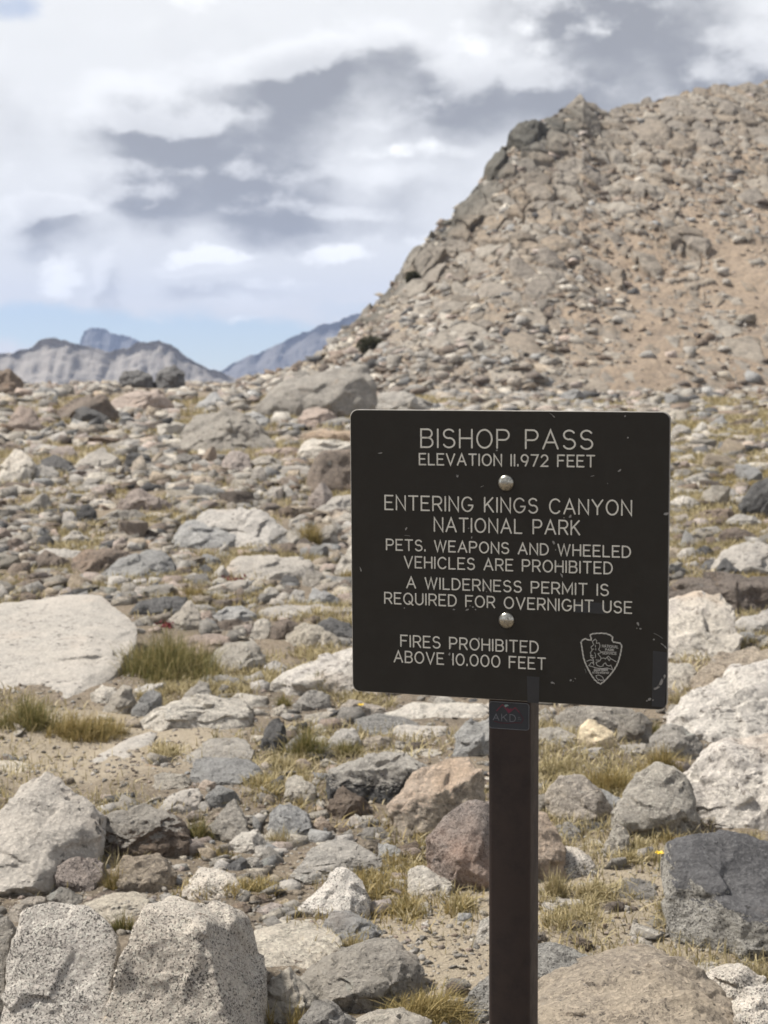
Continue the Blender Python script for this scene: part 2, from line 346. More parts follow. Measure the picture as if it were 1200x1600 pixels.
def hero(label, mat, outline, ridge=(), lean=1.0, thick=0.6, bulge=0.16, base=None, seed=None, rough=1.0, chips=9, soft=160, name=None, lo=0.86, push=0.0, top=None, facets=8, cuts=None):
    eb = [p[2] if len(p) > 2 else .10 for p in outline]; o = np.array([p[:2] for p in outline], float); yb = base if base is not None else o[:, 1].max(); yt = o[:, 1].min()
    cx = (o[:, 0].min()+o[:, 0].max())/2
    x0, D0, z0 = gp(cx, yb); D0 += push
    mpp = D0/F; Wm = (o[:, 0].max()-o[:, 0].min())*mpp; Hm = max((yb-yt)*mpp, 0.01)
    s = seed if seed is not None else int(abs(hash((round(cx), round(yb)))) % 99991)
    P_ = []
    fr = np.clip((yb-o[:, 1])/max(yb-yt, 1), 0, 1)
    cen = o.mean(0)
    for (px, py), f_, e_ in zip(o, fr, eb):
        D = D0 + lean*Hm*f_ + e_*Wm
        p = CAM + ray(px, py)*D; P_.append(p)
        q = p + np.array([0, thick*Wm, 0]); q[2] = z0-0.05*Wm+(p[2]-z0)*0.6; q[0] = cen_x(cx, q[1], p[0], 0.85); P_.append(q)
        g = p.copy(); g[2] = z0-0.12*Wm-0.02; g[1] = D0+0.12*Wm+0.3*lean*Hm*f_; P_.append(g)
    if bulge > 0 and not len(ridge):
        rb = np.random.RandomState(s)
        for k in range(2 if o[:, 0].max()-o[:, 0].min() > 45 else 1):
            qx, qy = cen+(o[rb.randint(len(o))]-cen)*rb.uniform(.15, .6)
            f2 = np.clip((yb-qy)/max(yb-yt, 1), 0, 1)
            D = D0+lean*Hm*f2+(0.10-bulge*rb.uniform(.8, 1.7))*Wm*(1-.4*f2); P_.append(CAM+ray(qx, qy)*max(D, 1.5))
    for r_ in ridge:
        px, py = r_[:2]; b_ = r_[2] if len(r_) > 2 else 0.2
        f2 = np.clip((yb-py)/max(yb-yt, 1), 0, 1); D = D0+lean*Hm*f2+(0.10-b_)*Wm; P_.append(CAM+ray(px, py)*max(D, 1.5))
    w_ = o[:, 0].max()-o[:, 0].min()
    lev = 3 if w_ < 20 else 4 if w_ < 46 else 5 if w_ < 140 else 6
    v, f = carve(P_, lev, s, rough, chips, soft, lo=lo, facets=facets, cuts=(0 if len(ridge) else 4) if cuts is None else cuts)
    org = np.array([np.mean(v[:, 0]), np.mean(v[:, 1]), z0])
    kind = name or ('boulder' if w_ > 120 or Wm > 0.55 else 'rock' if w_ > 34 else 'stone')
    me = mesh_np(kind, v-org, tris=f, mats=[M[mat]]); me.set_sharp_from_angle(angle=R(30))
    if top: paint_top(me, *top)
    ob = link(kind, me); ob.location = org
    tag(ob, label, kind, 'granite rocks strewn over the pass')
    ROCKS.append((o[:, 0].min(), o[:, 1].min(), o[:, 0].max(), o[:, 1].max()))
    return ob
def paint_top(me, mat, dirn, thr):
    """a second skin on the faces turned one way: lichen, weathering, some painted shade"""
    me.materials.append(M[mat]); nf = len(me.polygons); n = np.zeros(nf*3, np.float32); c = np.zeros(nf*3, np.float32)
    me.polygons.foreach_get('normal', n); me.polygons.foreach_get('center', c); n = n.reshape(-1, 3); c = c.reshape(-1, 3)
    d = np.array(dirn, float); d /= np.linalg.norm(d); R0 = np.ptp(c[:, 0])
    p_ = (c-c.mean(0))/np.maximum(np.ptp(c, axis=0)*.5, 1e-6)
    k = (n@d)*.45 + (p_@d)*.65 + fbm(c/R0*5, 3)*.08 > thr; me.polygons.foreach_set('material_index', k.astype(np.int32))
def cen_x(cx, y, x, k):
    c = (cx-600)/F*y; return c+(x-c)*k

# ------------------------------------------------------------------ rocks traced from the photograph (outline in photo pixels, set on the ground)
H_ = hero
# foreground, lower left
H_('large speckled boulder at bottom edge with rusty lichen spots and blue-white right flank', 'speck',
   [(160,1650,.0),(165,1598,.0),(196,1478,.0),(217,1420,.02),(229,1408,.12),(266,1403,.35),(353,1420,.55),(388,1433,.6),(394,1470,.55),(408,1522,.5),(416,1600,.5),(418,1650,.5)],
   [(226,1430,.0),(296,1437,.06),(320,1462,.10),(335,1520,.14),(372,1640,.16),(190,1560,.06),(180,1640,.08)], lean=.3, rough=.55, lo=.97)
H_('upright speckled slab boulder in bottom left corner with a narrow crack at its right', 'speck',
   [(-6,1650),(0,1585),(16,1490),(28,1455),(33,1431),(70,1407),(105,1408),(130,1415),(168,1445),(186,1462,.0),(184,1510,.0),(163,1600,-.05),(155,1650,-.05)],
   [(34,1465,.05),(72,1430,.02),(160,1460,.05),(172,1520,.10),(25,1600,.10),(140,1620,.14)], lean=.45, rough=.55, lo=.97)
H_('grey rock cut off by the left frame edge beside the speckled slab', 'grey', [(-40,1640),(-36,1440),(0,1433),(21,1435),(28,1447),(14,1508),(0,1600)], lean=.6)
H_('pale speckled round-topped rock perched behind the rusty-spotted boulder', 'speck', [(278,1404),(308,1357),(336,1359),(364,1371),(376,1392),(371,1410),(359,1424),(300,1424)], lean=.9, push=.1, rough=.8)
H_('reddish brown angular rock left of the tan block rock', 'rust', [(72,1361),(101,1342),(156,1342),(160,1365),(150,1398),(115,1398),(87,1386)], lean=.8)
H_('tan block rock with flat top in front of the dark brown boulder', 'tan', [(166,1395),(170,1370),(178,1350),(190,1337),(210,1340),(252,1337),(272,1363),(268,1378),(245,1392),(205,1397)], lean=.6)
H_('low tan rock peeking over the top of the upright speckled slab', 'tan', [(3,1436),(25,1410),(45,1402),(70,1403),(66,1425),(30,1442)], lean=1.2)
H_('small grey-tan rock wedged below the reddish brown rock', 'grey', [(68,1408),(91,1387),(105,1391),(130,1415),(95,1420)], lean=1)
H_('low dark brown stone below the tan block rock', 'brown', [(136,1415),(150,1398),(175,1394),(198,1398),(178,1414)], lean=1.5)
H_('pale slab filling the gap between the two speckled foreground boulders', 'pale', [(118,1424),(182,1399),(203,1398),(230,1410),(212,1450),(170,1455)], lean=1.6, push=.05)
H_('big pale pink-white pyramid boulder with black flecks at the left edge', 'white',
   [(-20,1300),(0,1262),(26,1228),(52,1209),(68,1207),(88,1228),(115,1246),(140,1255),(157,1270),(150,1290),(130,1315),(95,1345),(70,1370),(60,1397),(20,1403),(-20,1403)],
   [(60,1245,.12),(42,1300,.2),(50,1385,.22),(0,1390,.2)], lean=1.0, rough=.7, lo=.93)
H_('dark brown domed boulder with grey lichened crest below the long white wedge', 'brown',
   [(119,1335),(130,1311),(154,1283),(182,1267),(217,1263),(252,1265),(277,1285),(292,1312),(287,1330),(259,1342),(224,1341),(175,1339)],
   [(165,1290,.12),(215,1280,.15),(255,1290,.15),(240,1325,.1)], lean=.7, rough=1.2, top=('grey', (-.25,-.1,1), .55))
H_('small yellowish stone at the foot of the pale pyramid boulder', 'yellow', [(92,1327),(105,1324),(119,1332),(115,1342),(99,1341)], lean=.8)
H_('long narrow white wedge lying diagonally beside the sandy path', 'white', [(114,1232),(137,1204),(158,1176),(196,1155),(231,1143),(245,1143),(242,1152),(210,1168),(189,1189),(182,1199),(150,1219),(130,1234),(122,1238)], lean=4.0, thick=.15, bulge=.04, rough=.6)
H_('flat orange-tan slab lying right of the long white wedge', 'orange', [(180,1220),(210,1204),(231,1194),(245,1194),(252,1202),(224,1217),(210,1226)], lean=3.5, thick=.25, bulge=.05)
H_('grey upper slab of a stacked pair with a dark overhang', 'grey', [(266,1204),(298,1180),(325,1158),(350,1155),(378,1157),(394,1172),(396,1192),(340,1196),(300,1207)], lean=2.6, bulge=.06)
H_('pale grey lower slab of the stacked pair, tilted right', 'blue', [(300,1192),(325,1182),(395,1188),(407,1205),(406,1222),(370,1231),(340,1224),(318,1210)], lean=2.0, bulge=.08)
H_('pale rock right of the flat orange-tan slab', 'pale', [(240,1213),(259,1206),(284,1209),(297,1222),(290,1238),(252,1236)], lean=2)
H_('white wedge rock above the dark brown domed boulder', 'white', [(249,1266),(259,1246),(280,1236),(310,1232),(313,1242),(290,1258),(277,1273),(264,1274)], lean=1.6)
H_('small round orange stone above the white wedge rock', 'orange', [(311,1226),(320,1218),(336,1222),(334,1234),(316,1236)], lean=.8)
H_('rounded blue-grey rock beside the small round orange stone', 'blue', [(322,1241),(343,1228),(364,1234),(372,1244),(350,1264),(326,1258)], lean=1)
H_('twisted grey rib of rock standing right of a green tuft', 'grey', [(329,1292),(346,1267),(368,1246),(376,1262),(388,1290),(380,1318),(350,1320)], lean=1.0, lo=.8)
H_('pale angular rock leaning at the foot of the twisted grey rib', 'pale', [(354,1322),(378,1302),(402,1298),(416,1316),(404,1329),(372,1335)], lean=1.0)
H_('small flat dark stone behind the perched pale rock', 'dark', [(346,1362),(374,1340),(385,1344),(371,1360)], lean=1.2)
H_('small pale stone beside the small flat dark one', 'pale', [(381,1348),(388,1340),(402,1340),(410,1350),(394,1358)], lean=1)
H_('low pale slab at the left edge of the sandy path', 'pale', [(-30,1196),(20,1186),(46,1196),(32,1218),(-30,1222)], lean=4.5, thick=.2, bulge=.03)
H_('pale slab sunk in the path below the dark green tuft', 'pale', [(-30,1153),(14,1154),(35,1164),(28,1176),(-30,1176)], lean=4.5, thick=.2, bulge=.03)
# centre, below the sign
H_('dark grey upright pointed stone in green grass', 'dark', [(406,1163),(415,1132),(435,1117),(447,1140),(443,1168),(425,1177)], lean=.5)
H_('pale chunk of rock between two dry grass mats', 'pale', [(444,1248),(447,1215),(453,1209),(471,1215),(492,1232),(480,1253),(457,1258)], lean=.8)
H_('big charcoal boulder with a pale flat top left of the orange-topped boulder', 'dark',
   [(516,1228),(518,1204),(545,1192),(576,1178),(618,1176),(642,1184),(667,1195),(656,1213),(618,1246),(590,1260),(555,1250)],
   [(522,1207,.22),(580,1203,.24),(640,1199,.2),(655,1200,.15)], lean=1.0, rough=.9, top=('pale', (0,-.2,1), .5))  # pale top, charcoal front: lichen plus shade put into the colour
H_('long flat pale slab lying behind the big charcoal boulder', 'pale', [(558,1180),(625,1170),(695,1172),(708,1183),(670,1195),(600,1192)], lean=3.5, thick=.2, bulge=.03)
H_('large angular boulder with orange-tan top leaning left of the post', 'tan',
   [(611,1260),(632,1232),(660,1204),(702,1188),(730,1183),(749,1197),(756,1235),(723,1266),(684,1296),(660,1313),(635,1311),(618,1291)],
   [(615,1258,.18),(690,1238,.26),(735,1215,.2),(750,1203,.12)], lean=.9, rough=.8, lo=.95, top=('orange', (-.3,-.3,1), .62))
H_('round brown speckled boulder half hidden behind the left side of the post', 'rust', [(662,1340),(668,1309),(702,1270),(737,1252),(775,1246),(805,1258),(822,1300),(815,1350),(770,1366),(735,1376),(700,1378),(678,1366)], lean=.6, push=-.1, rough=.7)
H_('reddish speckled rock showing behind the right side of the post', 'orange', [(790,1372),(800,1280),(845,1262),(866,1282),(882,1315),(885,1350),(872,1378)], lean=.6)
H_('small grey stone above the reddish rock behind the post', 'grey', [(826,1262),(835,1242),(851,1240),(862,1256),(860,1274),(840,1276)], lean=.8)
H_('cone-shaped brown lichened rock below the charcoal boulder', 'brown', [(510,1277),(527,1234),(537,1227),(551,1239),(577,1256),(571,1273),(537,1281)], lean=.7)
H_('small smooth orange stone left of the cone-shaped brown rock', 'orange', [(490,1284),(493,1278),(503,1275),(515,1285),(510,1296),(495,1295)], lean=.7)
H_('blue-grey rock with a shaded flank behind a dry yellow tuft', 'blue', [(421,1270),(436,1256),(464,1262),(485,1277),(493,1304),(467,1312),(440,1300)], lean=.9)
H_('small creamy white stone below the cone-shaped brown rock', 'white', [(542,1285),(552,1272),(565,1285),(557,1295),(546,1294)], lean=.8)
H_('tan stone beside a grey one at the end of the rounded rib rock', 'tan', [(556,1322),(571,1311),(592,1314),(594,1335),(574,1339)], lean=.8)
H_('grey stone touching the tan one near the dry grass mat', 'blue', [(591,1318),(611,1319),(628,1330),(622,1346),(597,1345)], lean=.9)
H_('long rounded rib of pale rock running down to lower left', 'grey', [(450,1376),(474,1352),(495,1342),(493,1326),(513,1316),(555,1320),(590,1340),(556,1353),(520,1364),(482,1388)], lean=1.9, bulge=.1)
H_('small reddish flat stone in the yellow mat', 'orange', [(455,1199),(467,1185),(485,1192),(479,1206)], lean=1.2)
H_('low grey rock right of the dark upright pointed stone', 'grey', [(477,1177),(495,1165),(527,1178),(521,1189),(488,1190)], lean=1.2)
H_('small upright tan stone in the green grass', 'tan', [(488,1157),(494,1147),(502,1155),(496,1166)], lean=.6)
H_('grey rounded rock left of the low brown block', 'grey', [(512,1156),(534,1136),(555,1141),(566,1158),(549,1178),(520,1172)], lean=.9)
H_('low tan-brown block under the black-bottomed slab', 'tan', [(566,1157),(590,1150),(611,1152),(615,1173),(569,1174)], lean=.8)
H_('white-topped slab with a black underside just below the sign', 'black', [(556,1124),(590,1116),(640,1126),(662,1138),(644,1150),(600,1152),(568,1147)], [(560,1126,.1),(600,1127,.1),(650,1138,.08)], lean=2.5)
H_('thin bright cream slab resting under the sign', 'white', [(614,1137),(640,1131),(690,1135),(711,1147),(690,1157),(660,1160),(634,1148)], lean=2.5, thick=.2, bulge=.03)
H_('grey two-tone boulder directly left of the post under the sign', 'blue', [(708,1176),(714,1144),(730,1126),(770,1122),(796,1132),(800,1178),(755,1184)], lean=.7)
H_('pale layered slab behind the post just under the sign', 'pale', [(596,1118),(640,1100),(720,1098),(762,1102),(762,1124),(700,1128),(650,1124)], lean=3, thick=.3, bulge=.04)
H_('triangular speckled rock with a shaded right face in the lower centre', 'speck', [(467,1422),(495,1392),(527,1361),(544,1361),(565,1378),(579,1410),(577,1436),(548,1431),(513,1430)], [(535,1364,.1),(548,1400,.22),(545,1428,.24)], lean=.7, rough=.8)
H_('low blue-grey rock between the triangular rock and the cream block', 'blue', [(504,1450),(520,1426),(537,1426),(576,1440),(604,1462),(590,1476),(541,1466)], lean=1.4)
H_('cream flat-topped block with a dark brown front face', 'brown', [(393,1459),(443,1443),(475,1445),(520,1460),(535,1471),(527,1486),(502,1518),(408,1523),(397,1490)], [(400,1480,.14),(440,1487,.18),(500,1478,.16),(530,1474,.1),(505,1512,.06),(412,1518,.06)], lean=2.2, rough=.7, top=('pale', (0,-.1,1), .6))  # cream top over brown front, with some of the shade painted in
H_('large grey boulder in the bottom centre with a pale ridge on top', 'grey', [(471,1526),(520,1508),(530,1490),(562,1476),(618,1473),(639,1490),(660,1522),(634,1545),(590,1570),(562,1588),(527,1588),(499,1562)], [(530,1494,.1),(620,1480,.12),(600,1530,.24),(530,1560,.24)], lean=1.1)
H_('white pointed rock with grass stalks in front of it', 'pale', [(411,1545),(436,1525),(455,1515),(478,1540),(497,1566),(469,1598),(413,1602)], [(456,1518,.08),(465,1570,.2)], lean=.6)
H_('grey rock at the bottom edge left of the white one', 'grey', [(462,1640),(466,1599),(492,1567),(506,1563),(534,1581),(562,1603),(545,1640)], lean=.6)
H_('white rock half cut by the bottom edge below the grass clump', 'pale', [(546,1645),(553,1602),(576,1587),(632,1580),(674,1599),(664,1645)], lean=.8)
H_('white block rock at the foot of the round brown boulder', 'pale', [(637,1356),(660,1350),(671,1361),(709,1385),(711,1408),(684,1404),(650,1406),(653,1382)], lean=1.2)
H_('flat pinkish slab in the gravel left of the post', 'pink', [(616,1457),(639,1447),(698,1440),(684,1455),(632,1463)], lean=4, thick=.2, bulge=.03)
H_('pale rock hiding behind the lower post', 'pale', [(745,1474),(751,1441),(768,1431),(795,1440),(795,1478)], lean=.8)
H_('white black-speckled rock behind the foot of the post', 'black', [(725,1572),(740,1546),(765,1524),(800,1522),(815,1590),(762,1603)], lean=.8)
H_('small yellow pebble left of the triangular speckled rock', 'yellow', [(433,1414),(446,1404),(456,1412),(447,1421)], lean=.8)
H_('small tan stone beside the low blue-grey rock', 'tan', [(487,1447),(499,1436),(510,1441),(501,1452)], lean=.9)
# right of the post
H_('bright yellow-tan angular block under the right half of the sign', 'yellow', [(904,1155),(908,1132),(920,1124),(937,1132),(962,1148),(964,1161),(941,1167),(916,1171),(906,1164)], lean=.6, rough=.7)
H_('grey rock just right of the yellow-tan block', 'grey', [(965,1155),(969,1128),(986,1116),(1007,1115),(1020,1128),(1022,1155),(1004,1160),(975,1162)], lean=.6)
H_('broad grey rock behind the yellow-tan block', 'grey', [(868,1124),(900,1106),(969,1104),(992,1108),(972,1148),(950,1148),(905,1132)], lean=1.2)
H_('rounded grey rock at the foot of the big lichen-blotched boulder', 'grey', [(1018,1155),(1032,1142),(1039,1132),(1060,1132),(1081,1146),(1098,1165),(1095,1179),(1067,1186),(1025,1177)], lean=.8)
H_('big lichen-blotched boulder sloping up to the right frame edge', 'blotch', [(1045,1120),(1075,1095),(1113,1080),(1143,1058),(1169,1039),(1200,1031),(1245,1030),(1250,1135),(1169,1146),(1139,1172),(1113,1173),(1098,1161),(1075,1142)], lean=1.6, rough=.9)
H_('massive rounded pale boulder with brown blotches at the right edge', 'blotch', [(1068,1213),(1088,1191),(1116,1170),(1151,1151),(1200,1144),(1260,1150),(1270,1300),(1158,1300),(1116,1292),(1090,1264),(1082,1237)], lean=.9, rough=.9)
H_('chunky pale rock with notched top and dark underside', 'pale', [(958,1279),(983,1247),(986,1226),(1007,1202),(1028,1190),(1042,1203),(1056,1200),(1070,1216),(1084,1244),(1091,1277),(1084,1299),(1053,1309),(1021,1306),(988,1298)], [(975,1276,.2),(1035,1274,.3),(1082,1266,.2),(1025,1215,.1)], lean=.6, rough=.9)
H_('tan-grey gabled rock right of the post', 'tan', [(854,1246),(860,1225),(873,1214),(910,1209),(930,1226),(948,1244),(960,1268),(948,1282),(895,1285),(864,1275)], [(918,1220,.1),(930,1250,.22),(932,1278,.24)], lean=.7, rough=.8)
H_('grey rock squeezed between the gabled and the notched rocks', 'blue', [(930,1230),(950,1238),(976,1250),(966,1274),(945,1274)], lean=1)
H_('black flat stone in front of the gabled rock', 'dark', [(890,1290),(916,1281),(951,1281),(957,1292),(930,1305),(906,1304)], lean=2.5)
H_('pale knobbly stone standing left of the notched rock', 'pale', [(939,1334),(955,1300),(962,1287),(986,1296),(976,1316),(965,1338),(951,1343)], lean=.9, lo=.78)
H_('low grey rock right of the reddish rock', 'grey', [(866,1291),(892,1284),(914,1307),(885,1318)], lean=1.6)
H_('low speckled rock right of the dry tuft by the post', 'speck', [(880,1318),(912,1328),(936,1354),(900,1376),(880,1366)], lean=1.6)
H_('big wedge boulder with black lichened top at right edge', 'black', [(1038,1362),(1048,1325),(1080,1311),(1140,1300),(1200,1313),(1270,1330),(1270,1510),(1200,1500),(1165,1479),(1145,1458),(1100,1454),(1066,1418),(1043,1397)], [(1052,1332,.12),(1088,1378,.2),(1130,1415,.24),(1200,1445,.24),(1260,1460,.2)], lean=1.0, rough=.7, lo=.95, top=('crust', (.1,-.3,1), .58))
H_('long pale slab lying in grass right of the post', 'pale', [(800,1178),(845,1166),(902,1170),(972,1178),(1020,1190),(1011,1198),(920,1194),(846,1196)], lean=3, thick=.15, bulge=.02)
H_('low pale rock left of the yellow-tan block', 'pale', [(838,1140),(871,1136),(902,1148),(897,1164),(862,1166)], lean=1.5)
H_('thin pale sliver of rock in the grass above the gabled rock', 'white', [(842,1214),(864,1200),(904,1200),(870,1213)], lean=2.5, thick=.2)
H_('small white stone in front of the yellow-tan block', 'white', [(917,1171),(944,1167),(946,1179),(920,1181)], lean=.8)
H_('flat ledge stone beneath the grey rock beside the yellow block', 'grey', [(970,1164),(1018,1162),(1022,1179),(975,1181)], lean=1.2)
H_('broad tan domed boulder at bottom right of the post', 'tan', [(820,1660),(822,1575),(846,1552),(913,1531),(962,1511),(1004,1499),(1039,1495),(1067,1506),(1098,1529),(1130,1553),(1151,1578),(1172,1604),(1180,1660)], [(1035,1502,.08),(1000,1560,.2),(1010,1640,.28),(880,1620,.2),(1120,1620,.2)], lean=1.1, rough=.8, lo=.93)
H_('black and white speckled rock between the post and the tan dome', 'black', [(820,1545),(826,1484),(848,1485),(868,1477),(895,1494),(927,1508),(952,1513),(905,1540),(850,1556)], lean=1.3)
H_('grey speckled rock right of the tan domed boulder', 'speck', [(1100,1534),(1130,1513),(1172,1511),(1198,1529),(1178,1548),(1146,1564)], lean=1.2)
H_('speckled rock in the bottom right corner', 'speck', [(1147,1568),(1169,1546),(1200,1536),(1250,1540),(1250,1650),(1185,1650),(1165,1604)], lean=.8)
H_('pinkish low slab behind the tan domed boulder', 'pink', [(926,1503),(955,1480),(990,1471),(1012,1478),(992,1496),(976,1510)], lean=3, thick=.3, bulge=.04)
H_('low grey stone at the top of the tan domed boulder', 'grey', [(995,1500),(1018,1477),(1041,1490),(1022,1503)], lean=1.5)
H_('small brown wedge on the bare gravel', 'brown', [(942,1420),(958,1409),(976,1409),(977,1420),(958,1428)], lean=1)
H_('low white rock near the right side of the post', 'white', [(840,1416),(852,1406),(895,1404),(907,1412),(868,1427),(842,1428)], lean=2, thick=.3)
H_('low flat tan stone on the gravel right of the post', 'tan', [(855,1471),(888,1460),(896,1471),(864,1479)], lean=2.5)
H_('small whitish stone on the gravel above the tan dome', 'white', [(985,1468),(992,1463),(1009,1466),(1004,1477),(988,1475)], lean=1)
H_('low grey mound of rock sunk in the gravel', 'grey', [(953,1390),(990,1374),(1023,1382),(1027,1405),(976,1413)], lean=2.6, bulge=.06)
H_('small pale rock beside the black-topped wedge boulder', 'pale', [(1086,1510),(1116,1504),(1132,1511),(1104,1528)], lean=1.5)
# left middle
H_('huge flat white slab on the left with black flecks near its right end', 'white', [(-70,950),(63,938),(150,928),(182,949),(210,973),(217,1003),(178,1056),(150,1073),(98,1100),(35,1102),(-70,1090)], lean=4.2, thick=.25, bulge=0, rough=.45, facets=0, chips=0, cuts=0)
H_('dark ledge behind the right end of the white slab', 'dark', [(203,954),(224,938),(262,932),(290,932),(296,940),(266,954),(224,963),(210,965)], lean=1.5)
H_('pale grey angular rock right of the dark ledge', 'grey', [(262,968),(280,951),(297,936),(315,960),(310,979),(280,986)], lean=1)
H_('pale blue rock with brown stones below it', 'blue', [(328,965),(353,948),(378,948),(404,963),(378,970),(336,973)], lean=1.4)
H_('brown stone tucked beneath the pale blue rock', 'brown', [(332,976),(358,968),(388,970),(384,984),(345,986)], lean=1)
H_('pinkish rock split from a white neighbour by a crack', 'pink', [(272,1007),(297,994),(329,989),(358,1000),(338,1013),(324,1030),(287,1026)], lean=1.6)
H_('white rounded rock right of the crack beside the pinkish one', 'pale', [(324,1033),(339,1012),(371,1000),(399,1008),(417,1029),(414,1046),(367,1053),(336,1051)], lean=1.4)
H_('small pale rock below the lower edge of the white slab', 'pale', [(141,1085),(157,1070),(184,1076),(170,1100),(147,1100)], lean=1)
H_('rounded grey rock below the white slab right end', 'grey', [(161,1102),(182,1078),(192,1069),(206,1078),(211,1098),(191,1116),(175,1113)], lean=.8)
H_('dark grey block right of the rounded grey rock', 'blue', [(205,1113),(224,1085),(241,1074),(253,1082),(247,1106),(220,1121)], lean=.8)
H_('long pale whaleback rock above the path', 'pale', [(210,1134),(238,1113),(266,1099),(315,1090),(367,1095),(392,1110),(396,1130),(350,1135),(297,1132),(245,1141)], lean=1.8)
H_('thin cream rock beneath the big green tuft', 'white', [(209,1080),(231,1070),(260,1067),(246,1077),(218,1091)], lean=1.6)
H_('grey leaning rock at the top left of the whaleback', 'grey', [(281,1094),(311,1064),(326,1071),(331,1091),(303,1099)], lean=1)
H_('flat grey rock lying in the dry mat below the pinkish rock', 'grey', [(313,1060),(325,1056),(350,1055),(376,1064),(338,1073)], lean=2.5)
H_('flat pale rock at the right tail of the whaleback', 'pale', [(355,1094),(371,1084),(417,1090),(408,1106),(370,1106)], lean=2)
H_('large white flat rock left of the sign beyond a dry mat', 'white', [(354,902),(360,874),(374,868),(416,873),(465,869),(490,877),(466,893),(416,899),(372,908)], lean=2.6, bulge=.05)
H_('grey-white egg-shaped rock left of two brown ones', 'pale', [(390,990),(402,967),(416,964),(424,979),(422,999),(398,999)], lean=.8)
H_('brown round rock between the egg-shaped rock and a long one', 'brown', [(423,977),(444,966),(466,970),(448,988),(442,1001),(425,1001)], lean=.8)
H_('long rock with brown left face and white right end', 'pale', [(444,990),(472,971),(500,980),(529,1000),(532,1013),(507,1014),(486,999),(447,1000)], lean=1.2)
H_('dark rock beside the lower left sign edge', 'dark', [(495,977),(517,964),(550,978),(562,999),(530,1000)], lean=1)
H_('long thin white slab running to the left sign edge', 'white', [(396,955),(444,945),(521,948),(575,951),(575,960),(510,963),(465,966),(416,965)], lean=2.5, thick=.25, bulge=.03)
H_('large white rock with black crust reaching under the sign', 'blotch', [(414,1070),(458,1045),(507,1034),(549,1010),(600,1000),(640,1050),(620,1095),(549,1095),(510,1085),(465,1072)], lean=1.6)
H_('grey gabled rock below the black-crusted white rock', 'grey', [(459,1101),(486,1074),(515,1087),(502,1104),(472,1112)], lean=.9)
H_('tan rock with a yellow flower at lower left of sign', 'tan', [(526,1109),(542,1092),(566,1097),(600,1107),(596,1120),(542,1124)], lean=1.2)
H_('tiny pale stone beside the green tuft left of the gabled rock', 'pale', [(422,1110),(444,1100),(449,1113),(430,1120)], lean=.9)
H_('small white rock at the right foot of the white rounded rock', 'white', [(410,1041),(430,1032),(453,1045),(432,1054)], lean=1.4)
H_('white lichened rock poking out at the left sign edge', 'pale', [(523,900),(535,868),(549,849),(585,855),(585,905)], lean=.7)
H_('small grey stone right of a tan mat, nearest the white lichened rock', 'grey', [(450,932),(461,918),(476,922),(474,943),(458,944)], lean=.9)
H_('grey folded rock left of the sign middle', 'blue', [(478,941),(489,918),(510,924),(530,935),(519,949),(486,948)], lean=1)
H_('small two-tone rock in the middle of the tan mats', 'pale', [(403,928),(423,915),(436,925),(421,937)], lean=1)
H_('dark wedge beneath the right end of the large white flat rock', 'dark', [(436,914),(444,897),(461,901),(469,913)], lean=.9)
H_('grey rock under the right tail of the large white flat rock', 'grey', [(470,914),(479,889),(500,892),(509,906),(491,918)], lean=.9)
H_('small dark grey rock left of the red plant', 'dark', [(306,893),(321,880),(333,890),(329,900),(314,900)], lean=.8)
H_('small pale rock touching the red plant', 'pale', [(327,905),(346,882),(356,891),(343,908)], lean=.9)
# far left middle, out of focus
H_('light blue-grey boulder behind the white slab', 'blue', [(143,905),(190,870),(217,860),(250,861),(272,883),(268,896),(225,906)], lean=1.8)
H_('dark brown lumpy rock left of the light blue-grey boulder', 'brown', [(108,895),(112,872),(135,859),(150,864),(175,859),(209,861),(187,876),(160,895),(130,898)], lean=1.2, lo=.8)
H_('brown and dark block left of the lumpy rock', 'brown', [(56,890),(55,870),(70,858),(85,866),(105,874),(87,890)], lean=.9)
H_('long thin cream slab above the lumpy rock', 'white', [(58,863),(75,857),(132,861),(117,874),(75,870)], lean=2.5, thick=.25)
H_('grey wedge rock below the dark round stone', 'grey', [(88,850),(115,828),(135,839),(147,845),(120,853)], lean=1.2)
H_('dark round stone standing out among grey rocks', 'dark', [(120,803),(127,790),(140,786),(150,797),(144,818),(125,817)], lean=.5)
H_('white stone directly left of the dark round stone', 'white', [(95,820),(99,800),(112,798),(121,812),(106,824)], lean=.7)
H_('pinkish pointed mound in the left middle distance', 'pink', [(173,798),(195,775),(217,764),(240,774),(267,790),(241,797),(205,798)], lean=1)
H_('long grey shelf rock below the pinkish pointed mound', 'grey', [(145,813),(175,800),(207,796),(227,805),(187,813),(160,820)], lean=1.5)
H_('pale ridged rock near the left edge', 'pale', [(25,795),(47,785),(70,770),(78,780),(61,800),(45,803)], lean=.9)
H_('rounded pale boulder lying at the far left edge', 'pale', [(-12,752),(0,728),(18,704),(33,705),(52,724),(48,742),(15,756)], lean=1.2)
H_('rounded grey slab right of the far left pale boulder', 'grey', [(43,743),(65,728),(85,729),(91,739),(71,750),(50,753)], lean=1)
H_('dark slab rock left of the cream rounded rock', 'dark', [(50,728),(82,709),(107,724),(117,734),(95,741)], lean=1.2)
H_('cream rounded rock in the far left field', 'white', [(115,728),(140,706),(160,700),(182,714),(187,721),(150,733)], lean=1)
H_('pinkish block above the dark slab rock', 'pink', [(80,704),(105,693),(112,699),(122,713),(105,718)], lean=1)
H_('wide brownish outcrop with a grey core on the far left', 'brown', [(83,640),(100,629),(135,620),(162,616),(182,642),(176,660),(100,660)], lean=.8)
H_('grey hump in front of the wide brownish outcrop', 'dark', [(106,656),(130,634),(150,641),(172,656),(140,666)], lean=.8)
